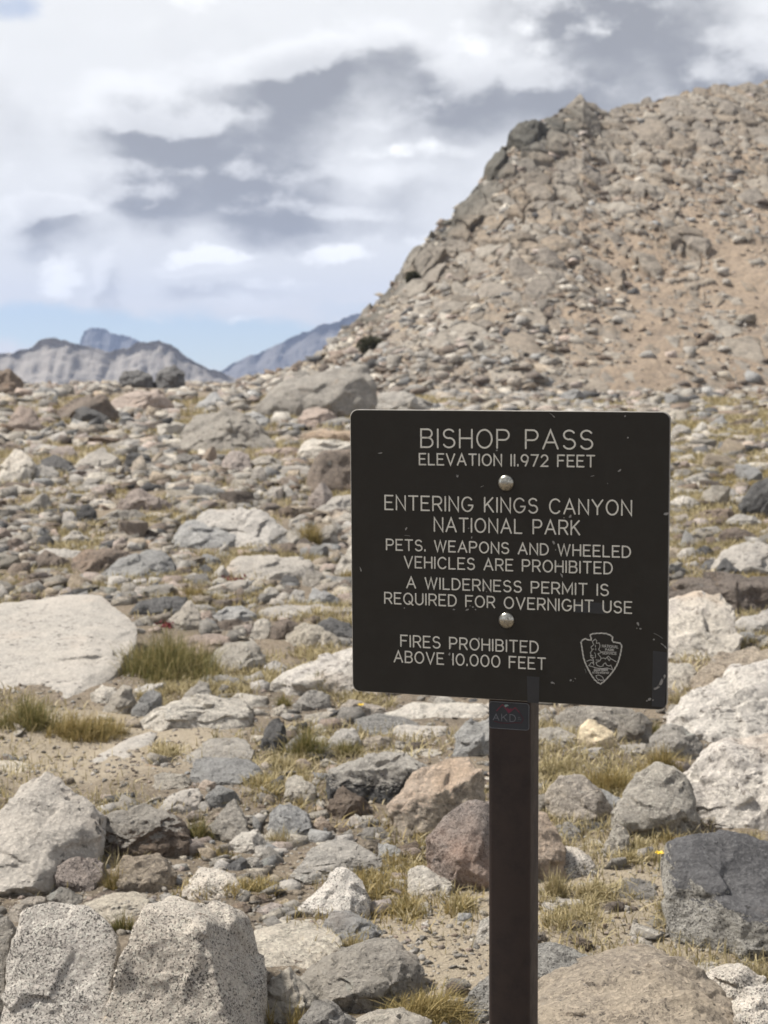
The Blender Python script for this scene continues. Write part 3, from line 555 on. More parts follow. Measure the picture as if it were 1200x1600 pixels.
H_('pinkish grey block left of the brownish outcrop', 'pink', [(13,664),(27,631),(50,639),(67,666),(45,675),(22,673)], lean=.7)
H_('big dark boulder on the skyline at the left edge', 'brown', [(-14,612),(-10,580),(15,577),(32,586),(36,612),(15,617)], lean=.5)
H_('angular dark boulder, left one of a skyline pair', 'dark', [(181,604),(192,581),(215,575),(236,584),(238,602),(210,606)], lean=.4)
H_('round dark boulder, right one of a skyline pair', 'dark', [(235,596),(250,570),(270,565),(288,579),(289,598),(272,607),(248,607)], lean=.4)
H_('wide pinkish ledge under the skyline pair of dark boulders', 'pink', [(168,628),(205,612),(250,611),(267,630),(235,643),(200,638)], lean=1)
H_('small grey boulder on the skyline right of the left edge boulder', 'grey', [(90,612),(102,598),(115,604),(115,616)], lean=.6)
H_('big blocky grey boulder with a cracked top above the sign corner', 'grey', [(403,634),(420,611),(442,596),(485,591),(505,580),(530,574),(567,571),(581,585),(587,634),(555,648),(520,646),(455,652),(425,650)], [(540,599,.2),(516,632,.24),(440,605,.08),(575,590,.1)], lean=.8, rough=.7, lo=.93)
H_('wedge of grey rock left of the big blocky boulder', 'blue', [(303,635),(335,610),(348,625),(342,639),(317,640)], lean=.8)
H_('broad mossy grey mound of rock in the middle distance', 'grey', [(278,676),(305,646),(330,639),(355,644),(392,654),(420,672),(432,690),(392,708),(342,703),(305,689)], lean=1.4)
H_('grey rock on the right shoulder of the mossy mound', 'blue', [(368,649),(400,643),(421,655),(417,668),(398,663)], lean=.9)
H_('pinkish boulder at the foot of the big blocky boulder', 'pink', [(463,660),(475,639),(505,636),(526,650),(521,668),(480,668)], lean=.7)
H_('small orange leaning stone below the mossy mound', 'orange', [(314,722),(320,706),(335,693),(338,702),(328,717),(321,725)], lean=.5)
H_('dark brown-grey upright block at the left of the sign', 'brown', [(478,766),(482,735),(495,711),(510,703),(548,704),(580,712),(580,764),(520,770)], [(503,710,.1),(501,762,.22)], lean=.5, lo=.94, rough=.6)
H_('pale-topped rock behind the upright block', 'pale', [(463,714),(470,694),(492,684),(530,689),(560,700),(540,716),(500,716)], lean=1)
H_('flat orange rock behind the pale-topped one by the sign', 'orange', [(468,678),(505,671),(560,674),(560,692),(505,687)], lean=1.4)
H_('pinkish long slab above the rounded slab in the middle', 'pink', [(388,713),(420,701),(467,699),(467,710),(430,715)], lean=1.6)
H_('rounded long slab below the pinkish long slab', 'grey', [(388,720),(420,712),(441,719),(432,733),(395,731)], lean=1)
H_('pinkish grey rough rock left of the rounded long slab', 'pink', [(345,724),(360,706),(387,704),(392,733),(355,737)], lean=.9)
H_('large white-patched boulder in the centre left', 'white', [(305,816),(320,801),(370,796),(410,794),(422,806),(450,830),(457,848),(430,856),(370,856),(360,838)], [(410,800,.1),(425,830,.2),(415,852,.2)], lean=1.5)
H_('grey rock joined to the left of the white-patched boulder', 'blue', [(268,840),(285,811),(307,811),(364,838),(367,856),(320,859),(273,854)], lean=1.5)
H_('small white upright rock behind the white-patched boulder', 'white', [(389,751),(397,729),(410,726),(416,737),(408,756)], lean=.6)
H_('triangular pinkish standing stone left of the sign', 'pink', [(478,784),(495,760),(505,750),(516,760),(519,781),(500,796)], lean=.6)
H_('cream tilted rock behind the white-patched boulder', 'white', [(408,779),(425,760),(442,760),(432,784)], lean=.9)
H_('narrow grey rock right of the cream tilted one', 'grey', [(440,781),(445,756),(463,770),(461,784)], lean=.7)
H_('brown layered rock above the white-patched boulder right end', 'brown', [(428,800),(450,789),(466,795),(456,809)], lean=1)
H_('bright white slab leaning left of the sign middle', 'white', [(493,796),(520,778),(545,773),(570,785),(560,797),(515,801)], lean=1.4)
H_('grey wedge with a dark right side left of the sign', 'grey', [(490,845),(507,824),(525,814),(528,845),(507,851)], lean=.8)
H_('small dark-faced rock right below the white-patched boulder', 'brown', [(428,863),(442,848),(457,848),(472,867),(450,871)], lean=.9)
H_('flat grey rock left of the large white flat one', 'blue', [(308,873),(320,864),(346,875),(331,884)], lean=1.5)
# right strip beyond the sign
H_('brown-grey flat boulder along the right edge', 'brown', [(1045,930),(1067,903),(1113,899),(1240,911),(1245,940),(1161,949),(1143,963),(1094,931)], lean=1.5)
H_('large pale lichen-spotted boulder against the right sign edge', 'blotch', [(1020,962),(1040,934),(1086,922),(1120,925),(1139,949),(1155,1005),(1139,1020),(1094,1035),(1020,1035)], lean=1.4)
H_('white slanting rock at the right edge below the brown flat boulder', 'white', [(1144,982),(1161,964),(1240,944),(1240,994),(1165,989)], lean=1.3)
H_('dark block standing at the right edge in the distance', 'dark', [(1159,780),(1184,751),(1230,747),(1235,810),(1176,810)], lean=.5)
H_('rounded brown pair of humps right of the sign', 'brown', [(1122,843),(1131,828),(1158,824),(1186,840),(1158,850)], lean=.8)
H_('small dark stone right of the sign on tan grass', 'dark', [(1084,866),(1098,852),(1116,858),(1106,874)], lean=.7)
H_('large white rock with a dark notch at the right edge', 'white', [(1118,897),(1135,858),(1169,850),(1235,858),(1235,902),(1158,904)], lean=1.3)
H_('dark triangular stone set against the notched white rock', 'dark', [(1117,899),(1131,869),(1160,896)], lean=.6, push=-.15)
H_('flat brown shelf rock right of the sign', 'brown', [(1073,813),(1105,796),(1143,794),(1156,806),(1105,815)], lean=1.5)
H_('rounded pale rock touching the right sign edge', 'pale', [(1030,794),(1056,779),(1075,775),(1096,786),(1083,799)], lean=1)
H_('grey rock above the rounded brown humps', 'grey', [(1126,824),(1150,805),(1180,805),(1190,817),(1150,824)], lean=1)
H_('white flat rock right of the sign beside the small dark stone', 'white', [(1052,873),(1067,858),(1083,854),(1088,866),(1067,878)], lean=1.2)
H_('pale slab lying lowest along the right sign edge', 'pale', [(1025,1040),(1075,1036),(1091,1050),(1077,1076),(1025,1078)], lean=1.6)
H_('tan slanting slab above the big lichen-blotched boulder', 'tan', [(1088,1055),(1124,1028),(1245,1005),(1245,1036),(1150,1064),(1094,1096),(1082,1088)], lean=1.4)
H_('white far rock just right of the top sign corner', 'white', [(1046,679),(1060,659),(1080,669),(1076,684)], lean=.7)
H_('pale far rock second from the top right sign corner', 'pale', [(1079,676),(1098,657),(1106,668),(1096,681)], lean=.7)
H_('pale far rock near the right edge above the tan grass', 'pale', [(1170,668),(1188,653),(1197,668),(1180,674)], lean=.7)
H_('small pale rock under the lower right sign corner', 'pale', [(1040,1124),(1049,1099),(1068,1106),(1062,1126)], lean=.8)
H_('grey boulder at the foot of the slope behind the sign top edge', 'grey', [(583,640),(590,611),(625,611),(650,617),(682,632),(682,644)], lean=.6)

# ------------------------------------------------------------------ more single rocks between the traced ones
PROTO = []
def proto_rock(i, level):
    """an angular broken block: a jittered, sheared box with some corners knocked off"""
    rs = np.random.RandomState(1000+i)
    p = np.array([(x, y, z) for x in (-1, 1) for y in (-1, 1) for z in (-1, 1)], float)
    p[:, 2] *= rs.uniform(.3, .75); p[:, 1] *= rs.uniform(.5, .9)
    p += rs.normal(0, .24, p.shape)*[1, 1, .5]; p[4:, 0] += 0; p[p[:, 2] > 0, 0] *= rs.uniform(.45, .95); p[p[:, 2] > 0, 1] *= rs.uniform(.5, .95)
    p[p[:, 2] > 0, 0] += rs.normal(0, .2)
    return carve(p, level, 500+i, 1.0, 3, 160, .75, .95, 6)
SPOTS = [(px, py) for py in range(615, 1180, 6) for px in range(-10, 1215, 8)]
_r = random.Random(11); _r.shuffle(SPOTS)
LAND = {'the mossy mound': (355, 668), 'the round dark stone': (137, 801), 'the pinkish pointed mound': (220, 782), 'the cream rounded rock': (152, 718),
        'the white-patched boulder': (385, 828), 'the upright brown-grey block': (525, 737), 'the blocky grey boulder': (500, 612), 'the brownish outcrop': (132, 640),
        'the lumpy dark rock': (158, 877), 'the light blue-grey boulder': (215, 885), 'the large white flat rock': (420, 884), 'the huge white slab': (90, 1010),
        'the far left pale boulder': (20, 728), 'the pink triangular stone': (500, 773), 'the skyline boulder pair': (236, 590), 'the dark block at the right': (1198, 778),
        'the brown rounded humps': (1155, 838), 'the brown-grey flat boulder': (1140, 930), 'the notched white rock': (1180, 878), 'the brown shelf rock': (1115, 805),
        'the long thin white slab': (480, 953), 'the whaleback rock': (305, 1113), 'the flat orange rock': (515, 682), 'the rounded long slab': (412, 724),
        'the grey boulder under the slope': (630, 628), 'the white far rock': (1063, 671), 'the black-crusted white rock': (530, 1060), 'the grey wedge rock': (115, 841),
        'the pale ridged rock': (52, 787), 'the big green tuft': (240, 1030)}
HUES = [('grey', 'grey'), ('pale', 'pale'), ('tan', 'tan'), ('pinkish', 'pink'), ('blue-grey', 'blue'), ('brown', 'brown'), ('cream white', 'white'), ('charcoal', 'dark'), ('orange', 'orange')]
_protos = [proto_rock(i, 4) for i in range(14)]
_pm = {}
used = {}; nsc = 0; PLACED = []
KEEP = [(165, 980, 340, 1080), (-10, 1070, 200, 1250), (435, 1120, 570, 1190), (845, 1390, 1040, 1480), (600, 1400, 760, 1600), (560, 1330, 650, 1400)]
for (px, py) in SPOTS:
    if any(k[0] < px < k[2] and k[1] < py-4 < k[3] for k in KEEP): continue
    if nsc >= 104: break
    if 540 < px < 1052 and 630 < py < 1095: continue
    if py > 1000 and (px > 420 or px < 60): continue
    x, D, z = gp(px, py)
    wpx = _r.choice((22, 26, 30, 36, 44, 54)) * (0.75 if py < 660 else 1)
    hpx = wpx*0.5
    bb = (px-wpx/2, py-hpx, px+wpx/2, py)
    if any(min(bb[2], q[2])-max(bb[0], q[0]) > 0.22*wpx and min(bb[3], q[3])-max(bb[1], q[1]) > 0.25*hpx for q in ROCKS+PLACED): continue
    cy = py-hpx/2
    best = sorted(LAND.items(), key=lambda k: (k[1][0]-px)**2+(1.6*(k[1][1]-cy))**2)[:3]
    done = False
    for nm, (lx, ly) in best:
        dx, dy = px-lx, (cy-ly)*1.6
        rel = ('right of' if dx > 0 else 'left of') if abs(dx) > abs(dy) else ('in front of' if dy > 0 else 'behind')
        opts = [h for h in HUES if h not in used.get((nm, rel), [])]
        wt = [{'grey': 4, 'pale': 3, 'tan': 2, 'pink': 2, 'blue': 2, 'brown': 2, 'white': 1.5, 'dark': .7, 'orange': .6}[h[1]] for h in opts]
        if opts:
            hue = _r.choices(opts, wt)[0]; used.setdefault((nm, rel), []).append(hue); done = True; break
    if not done: continue
    k = _r.randrange(14); form = 'slab' if (np.ptp(_protos[k][0][:, 2])/np.ptp(_protos[k][0][:, 0]) < 0.42) else 'rock'
    if (k, hue[1]) not in _pm: _pm[(k, hue[1])] = mesh_np('rock', _protos[k][0], tris=_protos[k][1], mats=[M[hue[1]]]); _pm[(k, hue[1])].set_sharp_from_angle(angle=R(36))
    s = wpx*D/F/2*1.05
    o = link('rock', _pm[(k, hue[1])]); o.scale = (s, s, s*_r.uniform(.8, 1.1)); o.location = (x, D+s*.4, z+s*.18)
    o.rotation_euler = (_r.uniform(-.25, .25), _r.uniform(-.25, .25), _r.uniform(0, 6.28))
    tag(o, f"{'small ' if wpx < 34 else ''}{hue[0]} {form} lying {rel} {nm}", 'rock', 'granite rocks strewn over the pass')
    PLACED.append(bb); nsc += 1

# ------------------------------------------------------------------ uncounted rubble and gravel
def shard(i):
    """a small broken block as a plain faceted hull"""
    rs = np.random.RandomState(3000+i)
    p = np.array([(x, y, z) for x in (-1, 1) for y in (-1, 1) for z in (-1, 1)], float)
    p[:, 2] *= rs.uniform(.16, .6); p[:, 1] *= rs.uniform(.45, .95)
    p += rs.normal(0, .36, p.shape)*[1, 1, .6]; t_ = p[:, 2] > 0; p[t_, :2] *= rs.uniform(.4, .95, 2); p[t_, 0] += rs.normal(0, .22); p[t_, 1] += rs.normal(0, .15)
    e = rs.normal(size=(2, 3)); e /= np.linalg.norm(e, axis=1)[:, None]; p = np.r_[p, e*np.abs(p).max(0)*rs.uniform(.8, 1.0, (2, 1))]
    bm = hull_of(p); bm.verts.index_update(); bmesh.ops.triangulate(bm, faces=bm.faces)
    v = np.array([x.co[:] for x in bm.verts]); f = np.array([[q.index for q in x.verts] for x in bm.faces]); bm.free(); return v, f
def joined(name, pts, sizes, mats, seed, sink=.25, protos=24, mw=None, flat=1.0, extra=None):
    rs = np.random.RandomState(seed); pr = [shard(i+seed*40) for i in range(protos)]
    n = len(pts); V = []; T = []; MI = []; base = 0
    which = rs.randint(0, protos, n)
    yaw = rs.uniform(0, 6.283, n); tx = rs.normal(0, .5, n)
    mi = rs.choice(len(mats), n, p=mw)
    if extra is not None:
        m_ = len(extra[0]); pts = np.r_[pts, extra[0]]; sizes = np.r_[sizes, extra[1]]; which = np.r_[which, rs.randint(0, protos, m_)]; yaw = np.r_[yaw, rs.uniform(0, 6.28, m_)]; tx = np.r_[tx, rs.normal(0, .5, m_)]; mi = np.r_[mi, rs.choice([0, 0, 5, 6], m_)]
    for k in range(protos):
        I = np.where(which == k)[0]
        if not len(I): continue
        v, f = pr[k]; m = len(v)
        c, s = np.cos(yaw[I])[:, None], np.sin(yaw[I])[:, None]; ct, st = np.cos(tx[I])[:, None], np.sin(tx[I])[:, None]
        X, Y, Z = v[:, 0][None], v[:, 1][None], (v[:, 2]*flat)[None]
        Y2, Z2 = ct*Y-st*Z, st*Y+ct*Z
        X3, Y3 = c*X-s*Y2, s*X+c*Y2
        q = np.stack([X3, Y3, Z2+0*X3], -1)*sizes[I][:, None, None] + pts[I][:, None, :]
        q[:, :, 2] += (sizes[I]*(0.35-sink))[:, None]
        V.append(q.reshape(-1, 3)); T.append((f[None]+(base+np.arange(len(I))*m)[:, None, None]).reshape(-1, 3))
        MI.append(np.repeat(mi[I], len(f))); base += len(I)*m
    me = mesh_np(name, np.concatenate(V), tris=np.concatenate(T), mats=[M[m] for m in mats], midx=np.concatenate(MI), smooth=False)
    return link(name, me)
rs = np.random.RandomState(5)
def wedge(n, r0, r1, half, pw=1.0):
    a = rs.uniform(-half, half, n); u = rs.uniform(0, 1, n); r = r0*(r1/r0)**(u**pw)
    return r*np.sin(a), r*np.cos(a)
def path_mask(x, y):
    """1 on the bare trail gravel (left of the wedge and right of the post)"""
    m = np.exp(-(((x+1.15)/.55)**2+((y-6.6)/.75)**2)) + np.exp(-(((x-.62)/.42)**2+((y-4.5)/.6)**2)) + np.exp(-(((x-.12)/.22)**2+((y-4.1)/.4)**2))
    return np.clip(m*1.2, 0, 1)
MIX = ['grey', 'pale', 'tan', 'pink', 'blue', 'brown', 'white', 'dark', 'orange']
MW = [.26, .23, .13, .09, .06, .10, .07, .045, .015]
RB = [q for q in ROCKS if q[2]-q[0] > 24]
def rub(name, n, r0, r1, half, s0, s1, level, seed, thin=0.0, flat=1.0, grow=0.0, clump=0.0, mw=None, pw=1.0):
    x, y = wedge(n, r0, r1, half, pw)
    keep = rs.uniform(0, 1, len(x)) > thin*path_mask(x, y)
    if clump:
        c = fbm(np.stack([x*.45, y*.28, 0*x+seed], 1), 3); right = sm(x/np.maximum(y, 1), .08, .2)*sm(y, 9, 13)
        keep &= rs.uniform(-.8, 1.4, len(x)) < c*clump + .5 - .75*right
    x, y = x[keep], y[keep]
    if s1 > .05:                            # leave the traced rocks clear
        z = H(x, y); dz = (z-CAM[2])*math.cos(PITCH)+y*math.sin(PITCH); dy = y*math.cos(PITCH)-(z-CAM[2])*math.sin(PITCH)
        px, py = 600+F*x/dy, 800-F*dz/dy; ok = np.ones(len(x), bool)
        for q in RB+[(k[0], k[1], k[2], k[3]) for k in KEEP[:1]]: ok &= ~((px > q[0]) & (px < q[2]) & (py > q[1]+.1*(q[3]-q[1])) & (py < q[3]+.12*(q[3]-q[1])))
        x, y = x[ok], y[ok]
    r = np.hypot(x, y)
    s = s0*(s1/s0)**(rs.uniform(0, 1, len(x))**2.3)*(1+grow*r); s = np.minimum(s, np.minimum(.0125*r+.012, .55)*rs.uniform(.7, 1.15, len(s)))
    o = joined(name, np.stack([x, y, H(x, y)], 1), s/2, MIX, seed, mw=mw or MW, flat=flat)
    tag(o, None, None, None, 'stuff'); return o
tag(rub('gravel', 34000, 3.0, 11, R(22), .007, .024, 1, 1, mw=[.24, .22, .2, .1, .03, .13, .05, .02, .01]), 'fine tan and grey gravel between the nearest rocks', 'gravel')
tag(rub('rubble', 24000, 3.2, 18, R(22), .03, .19, 2, 2, thin=.93, clump=.7), 'loose grey and tan granite chips around the larger rocks', 'rubble')
tag(rub('rubble', 60000, 8, 90, R(21), .06, .60, 2, 3, grow=.014, clump=.75, flat=.9, pw=.8, mw=[.30, .16, .18, .08, .04, .13, .05, .05, .01]), 'broken granite blocks covering the field out to the skyline', 'rubble')

# ------------------------------------------------------------------ ground sheet
def polar(azs, rads, zf):
    A, Rr = np.meshgrid(azs, rads, indexing='ij'); x = (Rr*np.sin(A)).ravel(); y = (Rr*np.cos(A)).ravel()
    return x, y
azs = np.unique(np.concatenate([np.linspace(-math.pi, -R(22), 50), np.linspace(-R(22), R(22), 420), np.linspace(R(22), math.pi, 50)]))
rads = np.concatenate([np.geomspace(.5, 2.6, 14)[:-1], np.geomspace(2.6, 20, 430)[:-1], np.geomspace(20, 100, 120)[:-1], np.geomspace(100, 5400, 50)])
gx, gy = polar(azs, rads, None)
gz = H(gx, gy)
na, nr = len(azs), len(rads)
idx = np.arange(na*nr).reshape(na, nr)
q = np.stack([idx[:-1, :-1], idx[1:, :-1], idx[1:, 1:], idx[:-1, 1:]], -1).reshape(-1, 4)[:, ::-1]
V = np.c_[gx, gy, gz]; V = np.r_[V, [[0, 0, float(H(0, 0)[0])]]]
cap = np.stack([np.full(na-1, len(V)-1), idx[:-1, 0], idx[1:, 0]], -1)[:, ::-1]
m, t, b = new_mat('gravelly_soil')
tc = t.new('ShaderNodeTexCoord'); v = tc.outputs['Object']
n1 = t.noise(v, .9, 6, .65); n2 = t.noise(v, 5, 8, .7); n3 = t.noise(v, 38, 6, .75); n4 = t.noise(v, 150, 3, .7)
col = t.mix(t.ramp(n1, .35, .65), (.235, .188, .135), (.165, .135, .10))
col = t.mix(t.ramp(n2, .52, .7, 0, .75), col, (.085, .07, .055))
pa = t.new('ShaderNodeAttribute', attribute_name='path').outputs['Fac']
col = t.mix(t.ramp(t.math('ADD', pa, t.math('MULTIPLY', t.math('SUBTRACT', n2, .5), .8)), .25, .7), col, t.mix(n2, (.41, .345, .255), (.34, .285, .21)))
col = t.mix(t.ramp(n3, .5, .7, 0, .6), col, (.40, .34, .265))
col = t.mix(t.ramp(n4, .54, .66, 0, .7), col, (.11, .095, .08))
col = t.mix(t.ramp(t.noise(v, 90, 3, .7), .58, .68, 0, .8), col, (.52, .46, .37))
t.put(b.inputs['Base Color'], col); b.inputs['Roughness'].default_value = .95
hh = t.math('ADD', t.math('MULTIPLY', n3, .8), t.math('MULTIPLY', n4, .4)); hh = t.math('ADD', hh, n2)
t.put(b.inputs['Normal'], t.new('ShaderNodeBump', i_Strength=.8, i_Distance=.03, i_Height=hh).outputs[0])
M['soil'] = m
g = link('ground', mesh_np('ground', V, quads=q, tris=cap, mats=[m])); tag(g, None, None, None, 'structure')
at_ = g.data.attributes.new('path', 'FLOAT', 'POINT'); at_.data.foreach_set('value', path_mask(V[:, 0], V[:, 1]).astype(np.float32))

# ------------------------------------------------------------------ talus hillside on the right
CREST = np.array([(250, 611), (330, 606), (380, 596), (430, 584), (470, 575), (497, 563), (522, 531), (562, 498), (604, 458), (626, 428), (645, 403), (674, 374), (708, 335), (743, 297), (770, 264),
                  (792, 230), (808, 216), (852, 190), (880, 178), (905, 166), (935, 176), (965, 172), (1010, 158), (1060, 148), (1120, 140), (1200, 129), (1400, 95), (1700, 60), (2100, 120), (2600, 300)], float)
def crest_y(px): return np.interp(px, CREST[:, 0], CREST[:, 1])
def Dc(px): return np.interp(px, [250, 480, 620, 900, 1200, 1700, 2600], [86, 80, 92, 116, 126, 140, 150])
def Db(px): return np.interp(px, [250, 480, 620, 900, 1200, 1700, 2600], [80, 66, 64, 66, 68, 70, 74])
def hill(px, tt):
    px = np.asarray(px, float); tt = np.asarray(tt, float); u = (px-600)/F
    dc, db = Dc(px), Db(px); D = db+(dc-db)*tt
    zb = H(u*db, db)-.7
    ry = (800-crest_y(px))/F; e = (ry*math.cos(PITCH)-math.sin(PITCH))/(math.cos(PITCH)+ry*math.sin(PITCH))
    zc = CAM[2]+e*dc; up_ = np.maximum(zc-zb, .3)
    z = zb + up_*np.where(tt <= 1, np.clip(tt, 0, 1)**1.06, 1-(np.maximum(tt, 1)-1)*.9)
    X = np.stack([u*D, D, z], 1); amp = np.clip(up_/10, .12, 1)*sm(tt, 0, .1)
    dz = amp*(pn(X*.12)*.6*(1-sm(tt, .85, 1)) + pn(X*.33+4)*.3 + fbm(X*.9, 3)*.10)
    X[:, 2] += dz
    return X
def density(px, tt):
    """how stony the slope is: crags on the left rim, sandy runs lower right"""
    run = fbm(np.stack([px*.010+tt*2.6, tt*2.2-px*.0015, 0*px+2], 1), 4)
    return np.clip(.98 - .75*sm(px, 560, 1150)*(1-sm(tt, .15, 1.0)) - .25*sm(px, 900, 1250)*(1-sm(tt, .6, 1)) + run*.42 + .4*(1-sm(px-tt*330, 270, 420)), .06, 1)
def stony(px, tt, X):
    """blocks bedded in the slope"""
    up_ = np.clip((X[:, 2]-2)/6, .1, 1); de = density(px, tt); stone = np.zeros(len(px)); rnd = np.zeros(len(px)); out = X.copy()
    W2 = np.stack([X[:, 0]+X[:, 2]*.35, X[:, 2]*1.15+X[:, 1]*.35], 1); W2 = W2 + np.stack([pn(X*.8), pn(X*.8+40)], 1)*.25
    rim = sm(tt, .70, .93)*(1-sm(px, 860, 1000))
    for k, (sz, st, keep) in enumerate(((2.6, (1, .75), .34), (1.25, (1, .7), .5), (.62, (1, .75), .62), (.36, (1, .8), .6))):
        F1, gp_, ID, OF = worley(W2/sz*np.array(st)+k*13.7, 31+k); r_ = RND[ID]
        pr = (r_[:, 0] < keep*np.clip(de*(1.3 if k else .5+1.9*rim), 0, 1.3)).astype(float)
        m_ = sm(gp_, .03, .15)*pr; hgt = sz*(.17+.30*r_[:, 1])*(.45+.55*rim if k == 0 else 1)
        tilt = OF[:, 0]*(r_[:, 2]-.5)*.7 + OF[:, 1]*(r_[:, 3]-.25)*.8
        d = m_*(hgt*(.75+.25*sm(gp_, .1, .5))+tilt*sz*.5)*up_; d = d*(1-.75*(stone > .5))
        out[:, 2] += d*.72; out[:, 1] -= d*.62
        new = m_ > .5; rnd = np.where(new & (stone < .5), r_[:, 3], rnd); stone = np.maximum(stone, m_)
    out[:, 2] += fbm(X*3.1, 3)*.03*up_
    return out, stone, rnd
hp = np.concatenate([np.linspace(250, 1250, 760), np.linspace(1260, 2600, 90)]); ht = np.concatenate([np.linspace(0, 1, 560), np.linspace(1.01, 1.5, 24)])
A, T_ = np.meshgrid(hp, ht, indexing='ij'); HV = hill(A.ravel(), T_.ravel()); HV, STN, SRN = stony(A.ravel(), T_.ravel(), HV)
ix = np.arange(A.size).reshape(A.shape)
q = np.stack([ix[:-1, :-1], ix[1:, :-1], ix[1:, 1:], ix[:-1, 1:]], -1).reshape(-1, 4)
m, t, b = new_mat('hillside_scree')
tc = t.new('ShaderNodeTexCoord'); v = tc.outputs['Object']
n1 = t.noise(v, .09, 6, .65); n2 = t.noise(v, .5, 7, .7); n3 = t.noise(v, 2.6, 5, .7)
n5 = t.noise(v, 5.5, 5, .8)
sand = t.mix(t.ramp(n5, .44, .6), (0.331, 0.260, 0.190), (0.212, 0.169, 0.132)); sand = t.mix(t.ramp(n2, .5, .68, 0, .6), sand, (0.161, 0.135, 0.113))
st_ = t.new('ShaderNodeAttribute', attribute_name='stone').outputs['Fac']; sr = t.new('ShaderNodeAttribute', attribute_name='tint').outputs['Fac']
cr = t.new('ShaderNodeValToRGB'); e = cr.color_ramp.elements
for k_, c_ in ((.18, (0.262, 0.216, 0.167)), (.36, (0.237, 0.216, 0.189)), (.55, (0.289, 0.229, 0.167)), (.72, (0.316, 0.286, 0.244)), (.9, (0.202, 0.177, 0.150))): e.new(k_).color = (*c_, 1)
e[0].color = (0.166, 0.143, 0.116, 1); e[-1].color = (0.368, 0.328, 0.275, 1); t.put(cr.inputs[0], sr)
rockc = t.mix(t.ramp(t.noise(v, 1.7, 6, .7), .45, .65, 0, .7), cr.outputs[0], (0.131, 0.117, 0.099)); rockc = t.mix(t.ramp(n5, .5, .62, 0, .45), rockc, (0.350, 0.312, 0.257))
rim_ = t.new('ShaderNodeAttribute', attribute_name='rim').outputs['Fac']
rockc = t.mix(t.math('MULTIPLY', rim_, t.ramp(n1, .38, .58, .3, .95)), rockc, (0.101, 0.097, 0.084))
col = t.mix(t.ramp(t.math('ADD', st_, t.math('MULTIPLY', t.math('SUBTRACT', n5, .5), .5)), .25, .6), sand, rockc)
t.put(b.inputs['Base Color'], col); b.inputs['Roughness'].default_value = .95
t.put(b.inputs['Normal'], t.new('ShaderNodeBump', i_Strength=.9, i_Distance=.12, i_Height=t.math('ADD', n3, t.math('MULTIPLY', n5, .6))).outputs[0])
hs = link('hillside', mesh_np('hillside', HV, quads=q, mats=[m])); tag(hs, 'steep talus hillside rising behind the sign', None, None, 'structure')
hs.data.set_sharp_from_angle(angle=R(42))
for nm_, ar_ in (('stone', STN), ('tint', SRN), ('rim', np.clip(sm(T_.ravel(), .70, .93)*(1-sm(A.ravel(), 860, 1000))+.5*(1-sm(A.ravel(), 520, 640)), 0, 1))): at_ = hs.data.attributes.new(nm_, 'FLOAT', 'POINT'); at_.data.foreach_set('value', ar_.astype(np.float32))
n = 20000; hx = rs.uniform(380, 1330, n); htt = rs.uniform(0, 1.0, n)**.95
keep = rs.uniform(.0, 1.25, n) < density(hx, htt)
hx, htt = hx[keep], htt[keep]; HP = hill(hx, htt); HP[:, 2] += .04
ss = .13*(.8/.13)**(rs.uniform(0, 1, len(hx))**3.2)
o = joined('talus', HP, ss/2, ['grey', 'pale', 'tan', 'pink', 'blue', 'brown', 'dark'], 4, mw=[.32, .12, .18, .07, .04, .22, .05], sink=.3, flat=.9)
tag(o, 'mass of grey and tan talus blocks on the hillside', 'talus', None, 'stuff')

# ------------------------------------------------------------------ far mountains
def mountain(name, prof, D, depth, base_z, mat, seed, rough=1.0):
    prof = np.array(prof, float); px = np.linspace(prof[0, 0], prof[-1, 0], 260); py = np.interp(px, prof[:, 0], prof[:, 1])
    u = (px-600)/F; ry = (800-py)/F; e = (ry*math.cos(PITCH)-math.sin(PITCH))/(math.cos(PITCH)+ry*math.sin(PITCH))
    zt = CAM[2]+e*D; tt = np.concatenate([np.linspace(-1, 0, 90), np.linspace(.05, 1, 24)])
    U, T2 = np.meshgrid(u, tt, indexing='ij'); ZT = np.repeat(zt[:, None], len(tt), 1)
    Y = D+T2*depth; hgt = np.maximum(ZT-base_z, 1)
    Z = base_z+hgt*(1-np.abs(T2)**.85)
    X = np.stack([(U*D).ravel(), Y.ravel(), Z.ravel()], 1); L = D*.012
    Y2 = Y.ravel() + (ridged(np.c_[X[:, 0]/L*.9, X[:, 2]*0+seed, X[:, 2]/L*.25], 4)*L*.9*rough)*(np.abs(T2.ravel())**.35)
    Z2 = Z.ravel() + fbm(X/L*1.3+seed, 4)*L*.16*rough*np.clip(hgt.ravel()/L/4, .1, 1)
    ix = np.arange(U.size).reshape(U.shape)
    q = np.stack([ix[:-1, :-1], ix[1:, :-1], ix[1:, 1:], ix[:-1, 1:]], -1).reshape(-1, 4)
    o = link(name, mesh_np(name, np.c_[X[:, 0], Y2, Z2], quads=q, mats=[mat])); return tag(o, None, None, None, 'structure')
def mt_mat(name, a, c, k):
    m, t, b = new_mat(name); v = t.new('ShaderNodeTexCoord').outputs['Object']
    vv = t.vec('MULTIPLY', v, (1, 1, .35))
    n1 = t.noise(vv, .05*k, 8, .7, .6); t.put(b.inputs['Base Color'], t.mix(t.ramp(n1, .38, .64), a, c)); b.inputs['Roughness'].default_value = 1
    t.put(b.inputs['Normal'], t.new('ShaderNodeBump', i_Strength=.7, i_Distance=8, i_Height=n1).outputs[0]); return m
